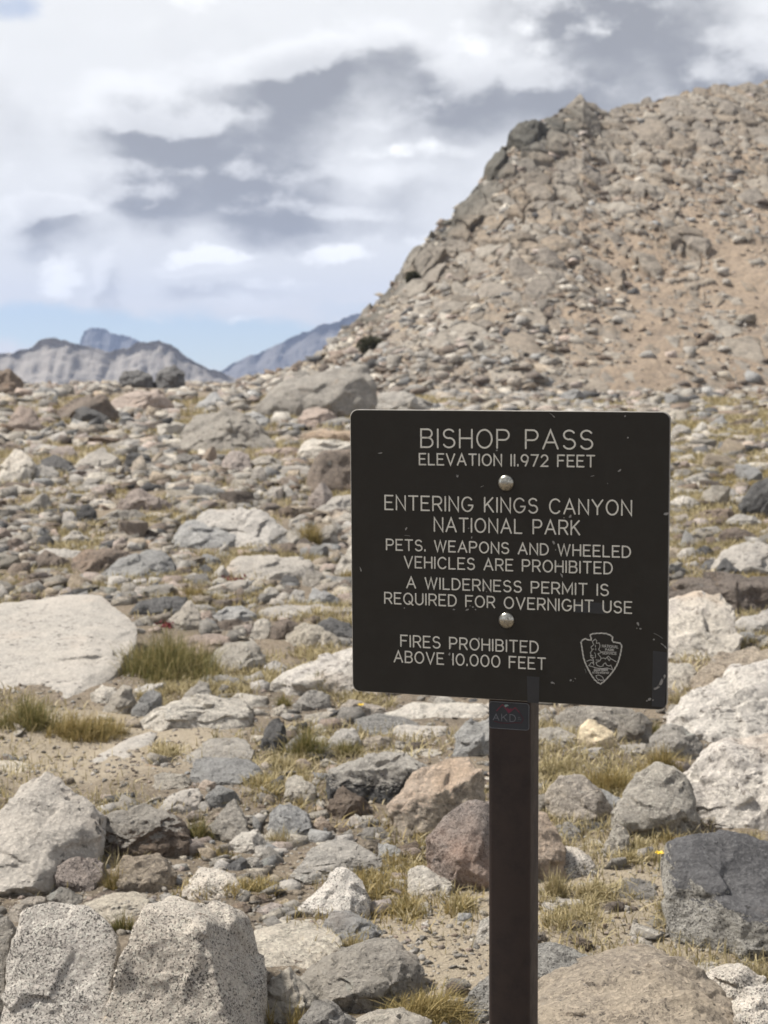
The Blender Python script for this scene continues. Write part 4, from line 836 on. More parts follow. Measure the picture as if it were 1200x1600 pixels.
mountain('mountain_ridge', [(-420, 640), (-300, 580), (-180, 540), (-90, 572), (0, 556), (40, 545), (70, 532), (92, 529), (118, 534), (140, 542), (170, 549), (200, 545), (225, 535), (250, 531), (268, 540), (285, 552),
                            (310, 566), (335, 579), (360, 590), (420, 606), (560, 640)], 1500, 190, -64, mt_mat('pale_mountain_granite', (.34, .315, .29), (.255, .24, .225), 1.0), 3)
mountain('mountain_peak', [(40, 600), (100, 560), (126, 540), (134, 518), (142, 513), (156, 512), (170, 517), (192, 525), (210, 531), (225, 536), (236, 540), (300, 575), (340, 600)], 4200, 380, -64,
         mt_mat('dark_mountain_granite', (.13, .13, .135), (.075, .075, .082), .5), 11)
mountain('mountain_ridge', [(250, 640), (320, 592), (345, 580), (370, 566), (400, 553), (430, 540), (450, 530), (475, 519), (495, 513), (512, 507), (535, 498), (556, 492), (600, 490), (660, 500), (760, 520), (900, 560), (1000, 640)],
         3600, 420, -64, mt_mat('dark_mountain_granite', (.16, .155, .155), (.09, .088, .092), .5), 23)

# ------------------------------------------------------------------ the park sign
S_POS = np.array([0.17038, 2.32013, 1.17126]); yw, pt_, rl = -0.30790, 0.03730, 0.00441
def rotm(yaw, pit, rol):
    return np.array((Matrix.Rotation(yaw, 3, 'Z') @ Matrix.Rotation(pit, 3, 'X') @ Matrix.Rotation(rol, 3, 'Y')))
SR = rotm(yw, pt_, rl); BW, BH, BT = .4572, .4108, .0065
def bp(px, py, off=0.0):
    """photo pixel -> (across, up) on the board's face"""
    d = ray(px, py); n = SR@np.array([0, -1.0, 0]); p0 = S_POS+n*(-off)
    tt = np.dot(p0-CAM, n)/np.dot(d, n); L = SR.T@(CAM+d*tt-S_POS); return L[0], L[2]
def flat_mat(name, col, rough=.6, var=0.0, sc=60, spec=.3, col2=None):
    m, t, b = new_mat(name); v = t.new('ShaderNodeTexCoord').outputs['Object']
    c2 = col2 or tuple(x*.6 for x in col)
    n = t.math('ADD', t.math('MULTIPLY', t.noise(v, sc, 6, .7), .6), t.math('MULTIPLY', t.noise(v, sc*.15, 4, .6), .4))
    t.put(b.inputs['Base Color'], t.mix(t.ramp(n, .42, .66, 0, var), col, c2))
    t.put(b.inputs['Roughness'], t.ramp(n, .3, .7, rough-.08, rough+.1)); b.inputs['Specular IOR Level'].default_value = spec
    t.put(b.inputs['Normal'], t.new('ShaderNodeBump', i_Strength=.12, i_Distance=.002, i_Height=t.noise(v, sc*6, 4, .7)).outputs[0]); return m
M['board'] = flat_mat('dark_brown_board', (.0255, .0228, .019), .6, .8, 25, .2, (.033, .030, .0255))
M['edge'] = flat_mat('pale_board_edge', (.30, .285, .26), .8, .7, 160)
M['letter'] = flat_mat('cream_engraved_paint', (.66, .64, .57), .8, .45, 120)
M['emblem'] = flat_mat('grey_engraved_paint', (.40, .39, .36), .8, .5, 300)
M['scuff'] = flat_mat('scratched_paint', (.27, .26, .245), .9, .8, 500)
M['tape'] = flat_mat('old_dark_tape', (.030, .031, .034), .4, .4, 60, .4)
M['post'] = flat_mat('brown_painted_steel', (.036, .0255, .0225), .55, .9, 34, .3, (.022, .0165, .0155))
M['sticker'] = flat_mat('dark_blue_grey_sticker', (.030, .034, .041), .45, .5, 60, .4)
M['st_line'] = flat_mat('faded_grey_print', (.17, .175, .19), .6, .5, 200)
M['st_red'] = flat_mat('faded_red_print', (.17, .030, .055), .6, .5, 200)
M['st_dim'] = flat_mat('dim_red_print', (.065, .022, .032), .6, .5, 200)
M['st_sky'] = flat_mat('faded_teal_print', (.25, .33, .32), .6, .4, 200)
m, t, b = new_mat('dull_zinc_bolt'); b.inputs['Metallic'].default_value = .95; v = t.new('ShaderNodeTexCoord').outputs['Object']
n = t.noise(v, 130, 6, .7); t.put(b.inputs['Base Color'], t.mix(t.ramp(n, .4, .62), (.50, .48, .42), (.20, .19, .165))); t.put(b.inputs['Roughness'], t.ramp(n, .35, .65, .2, .42)); M['bolt'] = m

root = bpy.data.objects.new('park_sign', None); COL.objects.link(root)
post_x = (bp(762, 1150, BT)[0]+bp(829, 1150, BT)[0])/2; PW = .0615
def w_of(L): return S_POS+SR@np.array(L)
foot = w_of((post_x, BT+PW/2, -1.25)); root.location = (foot[0], foot[1], float(H(foot[0], foot[1])[0]))
tag(root, 'dark brown trail sign with cream lettering and an arrowhead emblem on a steel post', 'sign')
SM = Matrix([[*SR[0], S_POS[0]], [*SR[1], S_POS[1]], [*SR[2], S_POS[2]], [0, 0, 0, 1]])
def part(name, bm_or_me, mats, parent, smooth=False, bevel=0):
    if isinstance(bm_or_me, bmesh.types.BMesh):
        bm_or_me.normal_update(); me = bpy.data.meshes.new(name); bm_or_me.to_mesh(me); bm_or_me.free()
    else: me = bm_or_me
    for m in mats: me.materials.append(m)
    if smooth:
        for p in me.polygons: p.use_smooth = True
        me.set_sharp_from_angle(angle=R(40))
    o = link(name, me, parent)
    o.matrix_parent_inverse = Matrix.Identity(4)
    o.matrix_basis = (Matrix.Translation(root.location).inverted() @ SM) if parent is root else Matrix.Identity(4)
    return o
def rrect(w_, h_, r_, n=8):
    pts = []
    for (cx, cz, a0) in ((w_/2-r_, h_/2-r_, 0), (-w_/2+r_, h_/2-r_, 90), (-w_/2+r_, -h_/2+r_, 180), (w_/2-r_, -h_/2+r_, 270)):
        for k in range(n+1):
            a = R(a0+90*k/n); pts.append((cx+r_*math.cos(a), cz+r_*math.sin(a)))
    return pts
# board: rounded plate with a paler rim
bm = bmesh.new(); ch = .0009
rings = []
for (ins, y) in ((ch, 0.0), (0, ch), (0, BT-ch), (ch, BT)):
    rings.append([bm.verts.new((x, y, z)) for x, z in rrect(BW-2*ins, BH-2*ins, .0115)])
bm.faces.new(rings[0]); bm.faces.new(rings[-1][::-1])
for a_, b_ in zip(rings[:-1], rings[1:]):
    for k in range(len(a_)):
        f = bm.faces.new((a_[k], b_[k], b_[(k+1) % len(a_)], a_[(k+1) % len(a_)])); f.material_index = 1
bmesh.ops.recalc_face_normals(bm, faces=bm.faces)
board = part('board', bm, [M['board'], M['edge']], root)

# single-stroke lettering
def arc(cx, cy, rx, ry, a0, a1, n=14): return [(cx+rx*math.cos(R(a0+(a1-a0)*k/n)), cy+ry*math.sin(R(a0+(a1-a0)*k/n))) for k in range(n+1)]
O_ = arc(.41, .5, .41, .5, 90, 450, 28)
P_top = [(0, 1), (.38, 1)]+arc(.38, .725, .275, .275, 90, -90, 10)+[(0, .45)]
GL = {
 'A': (.8, [[(0, 0), (.4, 1), (.8, 0)], [(.14, .34), (.66, .34)]]),
 'B': (.66, [[(0, .53), (0, 1), (.38, 1)]+arc(.38, .765, .235, .235, 90, -90, 10)+[(0, .53), (0, 0), (.38, 0)]+arc(.38, .265, .28, .265, -90, 90, 10)]),
 'C': (.76, [arc(.41, .5, .41, .5, 42, 318, 22)]),
 'D': (.7, [[(0, 0), (0, 1), (.26, 1)]+arc(.26, .5, .44, .5, 90, -90, 16)+[(0, 0)]]),
 'E': (.6, [[(.6, 1), (0, 1), (0, 0), (.6, 0)], [(0, .52), (.5, .52)]]),
 'F': (.6, [[(.6, 1), (0, 1), (0, 0)], [(0, .52), (.5, .52)]]),
 'G': (.8, [arc(.41, .5, .41, .5, 42, 350, 24)+[(.81, .43), (.5, .43)]]),
 'H': (.68, [[(0, 0), (0, 1)], [(.68, 0), (.68, 1)], [(0, .52), (.68, .52)]]),
 'I': (.02, [[(0, 0), (0, 1)]]), '1': (.02, [[(0, 0), (0, 1)]]),
 'K': (.64, [[(0, 0), (0, 1)], [(.6, 1), (0, .38)], [(.2, .58), (.64, 0)]]),
 'L': (.55, [[(0, 1), (0, 0), (.55, 0)]]),
 'M': (.84, [[(0, 0), (0, 1), (.42, .2), (.84, 1), (.84, 0)]]),
 'N': (.68, [[(0, 0), (0, 1), (.68, 0), (.68, 1)]]),
 'O': (.82, [O_]), '0': (.74, [arc(.37, .5, .37, .5, 90, 450, 26)]),
 'P': (.66, [[(0, 0)]+P_top]),
 'Q': (.84, [O_, [(.5, .26), (.86, -.06)]]),
 'R': (.66, [[(0, 0)]+P_top, [(.36, .45), (.66, 0)]]),
 'S': (.64, [arc(.32, .755, .29, .245, 30, 262, 14)+arc(.32, .265, .315, .265, 82, -155, 16)]),
 'T': (.68, [[(0, 1), (.68, 1)], [(.34, 1), (.34, 0)]]),
 'U': (.68, [[(0, 1), (0, .34)]+arc(.34, .34, .34, .34, 180, 360, 14)+[(.68, 1)]]),
 'V': (.76, [[(0, 1), (.38, 0), (.76, 1)]]),
 'W': (1.08, [[(0, 1), (.27, 0), (.54, 1), (.81, 0), (1.08, 1)]]),
 'Y': (.74, [[(0, 1), (.37, .48), (.74, 1)], [(.37, .48), (.37, 0)]]),
 '.': (.02, [[(0, 0), (0, .10)]]),
 '9': (.66, [arc(.33, .68, .31, .32, 0, 360, 20)+[(.62, .5), (.4, 0)]]),
 '7': (.62, [[(0, 1), (.62, 1), (.2, 0)]]),
 '2': (.62, [arc(.31, .69, .29, .31, 160, -20, 14)+[(.02, 0), (.62, 0)]]),
 'd': (.45, [arc(.22, .25, .22, .25, 0, 360, 10), [(.45, 1), (.45, 0)]]), 'e': (.45, [[(0, .27), (.45, .27)]+arc(.22, .25, .22, .25, 10, 310, 10)]),
 'p': (.45, [arc(.23, .25, .22, .25, 0, 360, 10), [(0, .5), (0, -.3)]]), 'a': (.45, [arc(.22, .25, .22, .25, 0, 360, 10), [(.45, .5), (.45, 0)]]),
 'r': (.3, [[(0, 0), (0, .5)], [(0, .35), (.12, .5), (.3, .5)]]), 't': (.3, [[(.12, .85), (.12, 0), (.3, 0)], [(0, .5), (.3, .5)]]),
 'm': (.66, [[(0, 0), (0, .5), (.33, .5), (.33, 0)], [(.33, .5), (.66, .5), (.66, 0)]]), 'n': (.4, [[(0, 0), (0, .5), (.4, .5), (.4, 0)]]),
 'o': (.45, [arc(.22, .25, .22, .25, 0, 360, 10)]), 'f': (.3, [[(.3, 1), (.12, .95), (.12, 0)], [(0, .5), (.28, .5)]]),
 'h': (.4, [[(0, 0), (0, 1)], [(0, .5), (.4, .5), (.4, 0)]]), 'i': (.02, [[(0, 0), (0, .5)]]),
}
def ribbon(bm, pts, wd, y, mi=0, th=0.00035):
    """a painted stroke of constant width with rounded ends, a hair proud of the surface"""
    p = [np.array(a, float) for a in pts]; q = [p[0]]
    for a in p[1:]:
        if np.linalg.norm(a-q[-1]) > 1e-6: q.append(a)
    closed = np.linalg.norm(q[0]-q[-1]) < 1e-5 and len(q) > 3
    if closed: q = q[:-1]
    n = len(q); L_, R_ = [], []
    for k in range(n):
        a = q[(k-1) % n] if (closed or k > 0) else None; c = q[(k+1) % n] if (closed or k < n-1) else None
        d1 = (q[k]-a) if a is not None else (c-q[k]); d2 = (c-q[k]) if c is not None else d1
        d1 = d1/np.linalg.norm(d1); d2 = d2/np.linalg.norm(d2); tn = d1+d2
        tn = tn/np.linalg.norm(tn) if np.linalg.norm(tn) > .1 else d1
        nm = np.array([-tn[1], tn[0]]); k_ = 1/max(.42, abs(np.dot(nm, np.array([-d1[1], d1[0]]))))
        e = np.zeros(2)
        L_.append(q[k]+nm*wd/2*k_); R_.append(q[k]-nm*wd/2*k_)
    VL = [bm.verts.new((x, -y, z)) for x, z in L_]; VR = [bm.verts.new((x, -y, z)) for x, z in R_]
    for k in range(n if closed else n-1):
        j = (k+1) % n
        f = bm.faces.new((VL[k], VL[j], VR[j], VR[k])); f.material_index = mi
    if not closed:
        for (c, va, vb, d) in ((q[0], VR[0], VL[0], q[0]-q[1]), (q[-1], VL[-1], VR[-1], q[-1]-q[-2])):
            d = d/np.linalg.norm(d); nm = np.array([-d[1], d[0]]); s_ = 1 if np.dot(np.array([va.co.x, va.co.z])-c, nm) > 0 else -1
            cap = [bm.verts.new((*(c+s_*nm*math.cos(a)*wd/2+d*math.sin(a)*wd/2)[:1], -y, (c+s_*nm*math.cos(a)*wd/2+d*math.sin(a)*wd/2)[1])) for a in (R(36), R(72), R(108), R(144))]
            f = bm.faces.new([va]+cap+[vb]); f.material_index = mi
def text(bm, s, x0, x1, zb0, zb1, h, wd, y, gap=.29, space=.92):
    tot = 0
    for k, ch_ in enumerate(s): tot += space if ch_ == ' ' else GL[ch_][0]+(gap if k < len(s)-1 and s[k+1] != ' ' else 0)
    # pen units are letter heights; squeeze across to the measured length
    k_ = (x1-x0)/(tot*h); cx = 0; n = 0
    for k, ch_ in enumerate(s):
        if ch_ == ' ': cx += space; continue
        gw, st = GL[ch_]
        for stroke in st:
            ribbon(bm, [(x0+(cx+a)*h*k_, zb0+(zb1-zb0)*((cx+a)/tot)+c*h) for a, c in stroke], wd, y+.00004*(n % 7)); n += 1
        cx += gw+(gap if k < len(s)-1 and s[k+1] != ' ' else 0)
def z1(X, Y): return 520+X/2.1429, 620+Y/2.1429
LINES = [('BISHOP PASS', (293, 104, 171), (873, 112, 178), .0024), ('ELEVATION 11.972 FEET', (288, 187, 229), (879, 195, 237), .0021),
         ('ENTERING KINGS CANYON', (173, 328, 379), (1003, 345, 399), .00215), ('NATIONAL PARK', (338, 402, 452), (829, 413, 464), .00215),
         ('PETS. WEAPONS AND WHEELED', (178, 475, 514), (999, 498, 540), .00202), ('VEHICLES ARE PROHIBITED', (238, 531, 573), (938, 553, 595), .00202),
         ('A WILDERNESS PERMIT IS', (246, 601, 641), (925, 626, 668), .00202), ('REQUIRED FOR OVERNIGHT USE', (172, 652, 693), (1003, 685, 727), .00202),
         ('FIRES PROHIBITED', (226, 796, 837), (690, 817, 860), .00202), ('ABOVE 10.000 FEET', (204, 848, 889), (714, 873, 915), .00202)]
for s, a_, c_, wd in LINES:
    xa, zt = bp(*z1(a_[0], a_[1])); _, zb = bp(*z1(a_[0], a_[2])); xb, zt2 = bp(*z1(c_[0], c_[1])); _, zb2 = bp(*z1(c_[0], c_[2]))
    bm = bmesh.new(); h = ((zt-zb)+(zt2-zb2))/2-wd
    text(bm, s, xa+wd/2, xb-wd/2, zb+wd/2, zb2+wd/2, h, wd, .0006)
    part('lettering', bm, [M['letter']], board)
# arrowhead emblem
def ez(X, Y): return bp(880+X/10, 970+Y/10)
bm = bmesh.new()
rim = [(425, 215), (470, 200), (530, 195), (600, 192), (670, 198), (735, 222), (775, 255), (765, 305), (785, 330), (840, 338), (890, 350), (915, 385), (908, 450), (890, 540), (868, 620), (835, 700), (785, 780),
       (730, 850), (680, 905), (635, 950), (585, 985), (535, 960), (490, 915), (440, 845), (395, 760), (350, 670), (320, 580), (303, 480), (290, 390), (280, 335), (305, 295), (350, 280), (400, 300), (435, 300), (440, 270), (425, 240)]
ribbon(bm, [ez(*p) for p in rim+rim[:1]], .0019, .0005)
full = []
for a_, c_ in zip(rim, rim[1:]+rim[:1]):
    L = math.dist(a_, c_); k = max(1, int(L/26))
    full += [(a_[0]+(c_[0]-a_[0])*j/k, a_[1]+(c_[1]-a_[1])*j/k) for j in range(k)]
for k in range(0, len(full)-1, 2):          # twisted-rope strokes of the border
    (xa, ya), (xb, yb) = full[k], full[k+1]; dx, dy = (xb-xa), (yb-ya); L = math.hypot(dx, dy)+1e-6
    ribbon(bm, [ez(xa-dy/L*9, ya+dx/L*9), ez(xb+dy/L*9, yb-dx/L*9)], .0008, .0008, 1)
art = [[(500, 285), (455, 325), (480, 370), (435, 410), (455, 455), (425, 500), (440, 535), (430, 560), (470, 600), (480, 690)], [(500, 285), (525, 310), (520, 350), (565, 345), (578, 395), (555, 450), (605, 490), (545, 515), (595, 580), (575, 625), (515, 650)],
       [(505, 380), (505, 410)], [(462, 440), (480, 442)], [(510, 430), (510, 455)], [(490, 500), (500, 505)], [(505, 520), (505, 575)], [(425, 540), (465, 545)], [(435, 570), (480, 575)],
       [(370, 630), (420, 610), (470, 615)], [(595, 585), (640, 580), (660, 595), (705, 550), (745, 590), (830, 640)], [(690, 575), (720, 620), (735, 600)], [(515, 610), (560, 615)],
       [(400, 700), (440, 650), (465, 660), (470, 630)], [(515, 655), (530, 695), (580, 715), (625, 705), (625, 680), (660, 655), (685, 695), (720, 705), (745, 690), (770, 750)], [(400, 700), (460, 715), (530, 740), (620, 745), (690, 735), (780, 765)], [(480, 725), (560, 748), (700, 755)],
       [(515, 855), (560, 845), (610, 870), (630, 905), (625, 935), (605, 920), (590, 935), (570, 915), (550, 930), (545, 910), (520, 890), (515, 855)]]
for st in art: ribbon(bm, [ez(*p) for p in st], .0010, .0006+.00003*(len(st) % 5))
for s, (xa, ya), (xb, yb), hh in (('NATIONAL', (610, 410), (860, 427), 38), ('PARK', (660, 466), (793, 473), 34), ('SERVICE', (612, 517), (832, 528), 38)):
    a_ = ez(xa, ya); c_ = ez(xb, yb); text(bm, s, a_[0], c_[0], a_[1], c_[1], hh/10*.0009, .00085, .00062, gap=.3)
for s, (xa, ya), (xb, yb), hh in (('department', (480, 782), (700, 782), 45), ('of the interior', (458, 820), (718, 825), 45)):
    a_ = ez(xa, ya); c_ = ez(xb, yb); text(bm, s.replace('department', 'department'), a_[0], c_[0], a_[1], c_[1], hh/10*.0009, .0007, .00062, gap=.22, space=.4)
part('emblem', bm, [M['emblem'], M['letter']], board)
# chips, scuffs and old tape
bm = bmesh.new(); rq = random.Random(3)
def chip(X, Y, r_, el=1.0, ang=0.0):
    x, z = bp(*z1(X, Y)); n = 7; ph = rq.uniform(0, 6); pts = []
    for k in range(n):
        a = ph+k*6.283/n; rr = r_*rq.uniform(.45, 1.1); u, w2 = math.cos(a)*rr*el, math.sin(a)*rr
        pts.append((x+u*math.cos(ang)-w2*math.sin(ang), z+u*math.sin(ang)+w2*math.cos(ang)))
    yy = .00042+.00002*rq.randrange(8); f = bm.faces.new([bm.verts.new((a, -yy, c)) for a, c in pts])
for a_ in ((979, 65, .0016), (988, 137, .0012, 1.6, .5), (960, 247, .0018, 1.8, .7), (418, 266, .0017, 1.3, .9), (415, 262, .0008), (550, 179, .0014, 1.5, .5), (246, 441, .0014, 2, 1.2), (94, 578, .0013, 3, 1.8), (240, 706, .0016),
           (452, 712, .0022, 1.6, .4), (470, 704, .0016, 1.5, .3), (460, 700, .001), (478, 712, .0014), (1022, 760, .0024, 1.7, 1.9), (1030, 776, .0018), (1018, 775, .0012), (735, 957, .0018, 2, .2), (742, 960, .001), (797, 948, .0016, 1.5, .5), (812, 943, .001), (806, 952, .0008),
           (1120, 392, .0022, 2.2, .1), (740, 490, .0018, 2, 1.9), (746, 512, .0012), (766, 597, .0018, 2.2, 2.0), (755, 560, .001), (795, 400, .0022, 1.5, .8), (775, 405, .0012), (395, 835, .002, 2.4, 1.5), (390, 862, .0018, 2, 1.4), (400, 880, .0016), (490, 810, .0016, 2, 1.5), (488, 825, .001),
           (465, 470, .0013, 2, 1.2), (472, 500, .001), (508, 640, .0014, 2, 1.4), (515, 652, .001), (740, 66, .0009, 3, 2.6), (160, 188, .001, 4, .1), (405, 712, .0012, 2), (870, 265, .0006, 5, .2), (920, 290, .0006), (690, 700, .0012, 3, 1.3), (455, 440, .001), (465, 425, .0012, 2, 1.2), (700, 520, .0009),
           (1060, 1013, .0026, 1.7, .3), (1072, 1016, .0014), (1052, 1018, .0012), (1100, 955, .0028, 2.4, 1.1), (1085, 975, .0022, 2.5, .5), (1112, 935, .0018, 2, 1.4), (1075, 812, .0014, 1.4), (1105, 830, .001, 4, 2.5), (1114, 838, .0012, 3, 2.4)):
    chip(*a_)
for X, Y, L, ang in ((735, 62, .009, 2.4), (250, 465, .008, -.1), (92, 577, .007, 1.8), (846, 918, .006, 1.9), (1090, 800, .014, -.5), (1095, 960, .02, .9), (500, 300, .005, .3)):
    x, z = bp(*z1(X, Y)); ribbon(bm, [(x-math.cos(ang)*L/2, z-math.sin(ang)*L/2), (x+.0004, z+.0003), (x+math.cos(ang)*L/2, z+math.sin(ang)*L/2)], .0005, .0004)
part('paint_chips', bm, [M['scuff']], board)
for quad in (((805, 686), (913, 690), (915, 727), (806, 722)), ((650, 935), (692, 938), (690, 1026), (652, 1024)), ((1072, 850), (1120, 856), (1112, 1040), (1068, 1036))):
    bm = bmesh.new(); bm.faces.new([bm.verts.new((bp(*z1(*p))[0], -.0003, bp(*z1(*p))[1])) for p in quad]); part('tape_patch', bm, [M['tape']], board)
# domed bolts
for (X, Y) in ((580, 289), (582, 749)):
    bx, bz = bp(*z1(X, Y)); bm = bmesh.new(); r_ = 27/2.1429/F*2.30*1.03; prev = None
    prof = [(1.0, 0.0), (1.0, .0006), (.97, .0013), (.86, .0029), (.66, .0043), (.4, .0052), (.15, .0056)]
    for (k, hgt) in prof:
        ring = [bm.verts.new((bx+math.cos(a)*r_*k, -.0001-hgt, bz+math.sin(a)*r_*k)) for a in np.linspace(0, 2*math.pi, 33)[:-1]]
        if prev:
            for j in range(32): bm.faces.new((prev[j], prev[(j+1) % 32], ring[(j+1) % 32], ring[j]))
        prev = ring
    bm.faces.new(prev); bmesh.ops.recalc_face_normals(bm, faces=bm.faces)
    part('bolt', bm, [M['bolt']], root, True)
# square steel post with softened corners
bm = bmesh.new(); rings = []
for z in (.14, -.25, -.6, -1.0, -1.45):
    rings.append([bm.verts.new((post_x+x, BT+.0005+PW/2+y, z)) for x, y in rrect(PW, PW, .006, 4)])
for a_, b_ in zip(rings[:-1], rings[1:]):
    for k in range(len(a_)): bm.faces.new((a_[k], a_[(k+1) % len(a_)], b_[(k+1) % len(a_)], b_[k]))
bm.faces.new(rings[0]); bmesh.ops.recalc_face_normals(bm, faces=bm.faces)
part('post', bm, [M['post']], root, True)
# sticker on the post
PF = BT+.0005                               # depth of the post's front face
def sp_(X, Y): return bp(740+X/9.23, 1080+Y/9.23, PF)
x0, z0 = sp_(222, 135); x1, z1_ = sp_(805, 565); swd, sht = x1-x0, abs(z0-z1_); scx, scz = (x0+x1)/2, (z0+z1_)/2-.0004
def shear(p): return (p[0], p[1])
bm = bmesh.new(); pts = [(scx+a, scz+c) for a, c in rrect(swd, sht, .0045)]
top = [bm.verts.new((a, PF-.0006, c)) for a, c in pts]; bot = [bm.verts.new((a, PF-.0001, c)) for a, c in pts]
bm.faces.new(top)
for k in range(len(top)): bm.faces.new((top[k], bot[k], bot[(k+1) % len(top)], top[(k+1) % len(top)]))
bmesh.ops.recalc_face_normals(bm, faces=bm.faces)
stk = part('sticker', bm, [M['sticker']], root); stk['label'] = 'dark rounded sticker with a red mountain line'
def spart(name, strokes, mat):
    bm = bmesh.new()
    for k, (pts, wd) in enumerate(strokes): ribbon(bm, pts, wd, -(PF-.0009-.00004*(k % 5)))
    part(name, bm, [mat], stk)
spart('border', [([(scx+a, scz+c) for a, c in rrect(swd-.0012, sht-.0012, .004)]+[(scx+swd/2-.0006, scz+sht/2-.0046)], .0007)], M['st_line'])
spart('mountain_print', [([sp_(*p) for p in ((335, 280), (420, 190), (510, 310), (600, 235), (660, 300))], .0012), ([sp_(*p) for p in ((490, 245), (515, 285), (540, 255))], .00215)], M['st_red'])
spart('underline', [([sp_(*p) for p in ((300, 430), (400, 455), (500, 460), (600, 452), (690, 455), (720, 400), (665, 305))], .0013)], M['st_dim'])
bm = bmesh.new(); f = bm.faces.new([bm.verts.new((sp_(*p)[0], PF-.0011, sp_(*p)[1])) for p in ((445, 205), (460, 192), (490, 190), (510, 210), (480, 215), (468, 228), (455, 222))]); part('cloud_print', bm, [M['st_sky']], stk)
bm = bmesh.new()
for ch_, (xa, ya), (xb, yb) in (('A', (285, 412), (368, 330)), ('K', (408, 424), (485, 332)), ('D', (526, 434), (606, 340))):
    a_ = sp_(xa, ya); c_ = sp_(xb, yb)
    for k, stroke in enumerate(GL[ch_][1]): ribbon(bm, [(a_[0]+(c_[0]-a_[0])*p[0]/GL[ch_][0], a_[1]+(c_[1]-a_[1])*p[1]) for p in stroke], .0009, -(PF-.0010-.00005*k))
ribbon(bm, [sp_(640, 375), sp_(670, 377)], .0005, -(PF-.0010)); ribbon(bm, [sp_(640, 400), sp_(680, 403)], .0005, -(PF-.0010))
part('printing', bm, [M['st_line']], stk)

# ------------------------------------------------------------------ grass
def grass_mat(name, cols, transl=.25):
    m, t, b = new_mat(name); ge = t.new('ShaderNodeNewGeometry'); cr = t.new('ShaderNodeValToRGB'); cr.color_ramp.interpolation = 'LINEAR'
    e = cr.color_ramp.elements
    while len(e) < len(cols): e.new(.5)
    for k, c in enumerate(cols): e[k].position = k/(len(cols)-1); e[k].color = (*c, 1)
    t.put(cr.inputs[0], ge.outputs['Random Per Island']); t.put(b.inputs['Base Color'], cr.outputs[0]); b.inputs['Roughness'].default_value = .7
    tr = t.new('ShaderNodeBsdfTranslucent'); t.put(tr.inputs[0], cr.outputs[0]); mx = t.new('ShaderNodeMixShader', i_0=transl, i_1=b.outputs[0], i_2=tr.outputs[0])
    o = [n for n in t.n if n.type == 'OUTPUT_MATERIAL'][0]; t.l.new(mx.outputs[0], o.inputs[0]); return m
M['g_green'] = grass_mat('olive_green_grass', [(.10, .105, .035), (.145, .14, .05), (.20, .18, .07), (.30, .25, .11), (.42, .33, .16)])
M['g_olive'] = grass_mat('yellowing_grass', [(.16, .14, .055), (.25, .20, .08), (.36, .275, .115), (.46, .36, .17)])
M['g_dry'] = grass_mat('dry_straw_grass', [(.22, .19, .095), (.34, .285, .15), (.44, .365, .21), (.53, .45, .285)])
def blades(name, B, h, w_, mat, seed, bend=.5, sway=(0, 0), kind=None):
    rs = np.random.RandomState(seed); n = len(B); h = h*rs.uniform(.55, 1.15, n)
    a = rs.uniform(0, 6.283, n); ld = np.stack([np.cos(a), np.sin(a)], 1)*np.abs(rs.normal(0, bend, n))[:, None]+np.array(sway)
    side = np.stack([-np.sin(a+rs.normal(0, .8, n)), np.cos(a+rs.normal(0, .8, n)), 0*a], 1)
    V = []
    for k, (f_, wk) in enumerate(((0, 1), (.4, .85), (.75, .55), (1, 0))):
        c = B.copy(); c[:, :2] += ld*(h*f_**1.7)[:, None]; c[:, 2] += h*f_*(1-.35*f_*np.minimum(1, np.hypot(*ld.T)))
        if wk: V += [c-side*(w_*wk/2)[:, None], c+side*(w_*wk/2)[:, None]]
        else: V += [c]
    V = np.stack(V, 1); b0 = (np.arange(n)*7)[:, None]
    q = np.concatenate([b0+[0, 1, 3, 2], b0+[2, 3, 5, 4]]); tr = b0+[4, 5, 6]
    return mesh_np(name, V.reshape(-1, 3), quads=q, tris=tr, mats=[mat])
def tuft(label, x0, x1, yb, hpx, mat, n, seed, depth=.6, bend=.45, sway=(0, 0), group='grass tufts among the rocks', fl=1.0):
    cx = (x0+x1)/2; X, D, Z = gp(cx, yb); mp = D/F; Wm = (x1-x0)*mp; rs = np.random.RandomState(seed)
    nc = max(3, int(n/45)); cc = np.clip(rs.normal(0, .5, (nc, 2)), -1, 1); k = rs.randint(0, nc, n)
    u = cc[k, 0]+rs.normal(0, .10, n); v = cc[k, 1]+rs.normal(0, .10, n)
    bx = X+np.clip(u, -1, 1)*Wm*.5; by = D+Wm*depth*.5+np.clip(v, -1, 1)*Wm*depth*.6
    B = np.stack([bx, by, H(bx, by)-.01], 1); org = np.array([X, D+Wm*depth*.5, float(H(X, D+Wm*depth*.5)[0])])
    h = hpx*mp*(1-.5*np.minimum(1, np.hypot(u, v)))*(.55+.75*rs.uniform(0, 1, nc)[k])*np.where(rs.uniform(0, 1, n) < .3, .55, 1); bend = bend*1.35; wd = rs.uniform(.5, 1.1, n)*max(.0024, .00048*D)
    o = link('grass_tuft', blades('grass_tuft', B-org, h, wd, M[mat], seed, bend, sway)); o.location = org
    return tag(o, label, 'grass', group)
T_ = tuft
T_('biggest green tuft, spreading beside the white slab', 168, 335, 1066, 84, 'g_green', 4200, 1, .9)
T_('dark green tuft at the left edge below the white slab', -5, 92, 1142, 66, 'g_green', 1700, 2)
T_('olive-yellow bent tuft above the sandy path', 70, 196, 1158, 60, 'g_olive', 2200, 3, .5, .6, (.1, 0))
T_('green tuft wedged behind the dark brown domed boulder', 283, 333, 1310, 46, 'g_green', 700, 4)
T_('low yellowing tuft at the foot of the twisted grey rib', 300, 372, 1345, 28, 'g_olive', 700, 5)
T_('green tuft around the dark upright pointed stone', 440, 515, 1188, 62, 'g_green', 1300, 6)
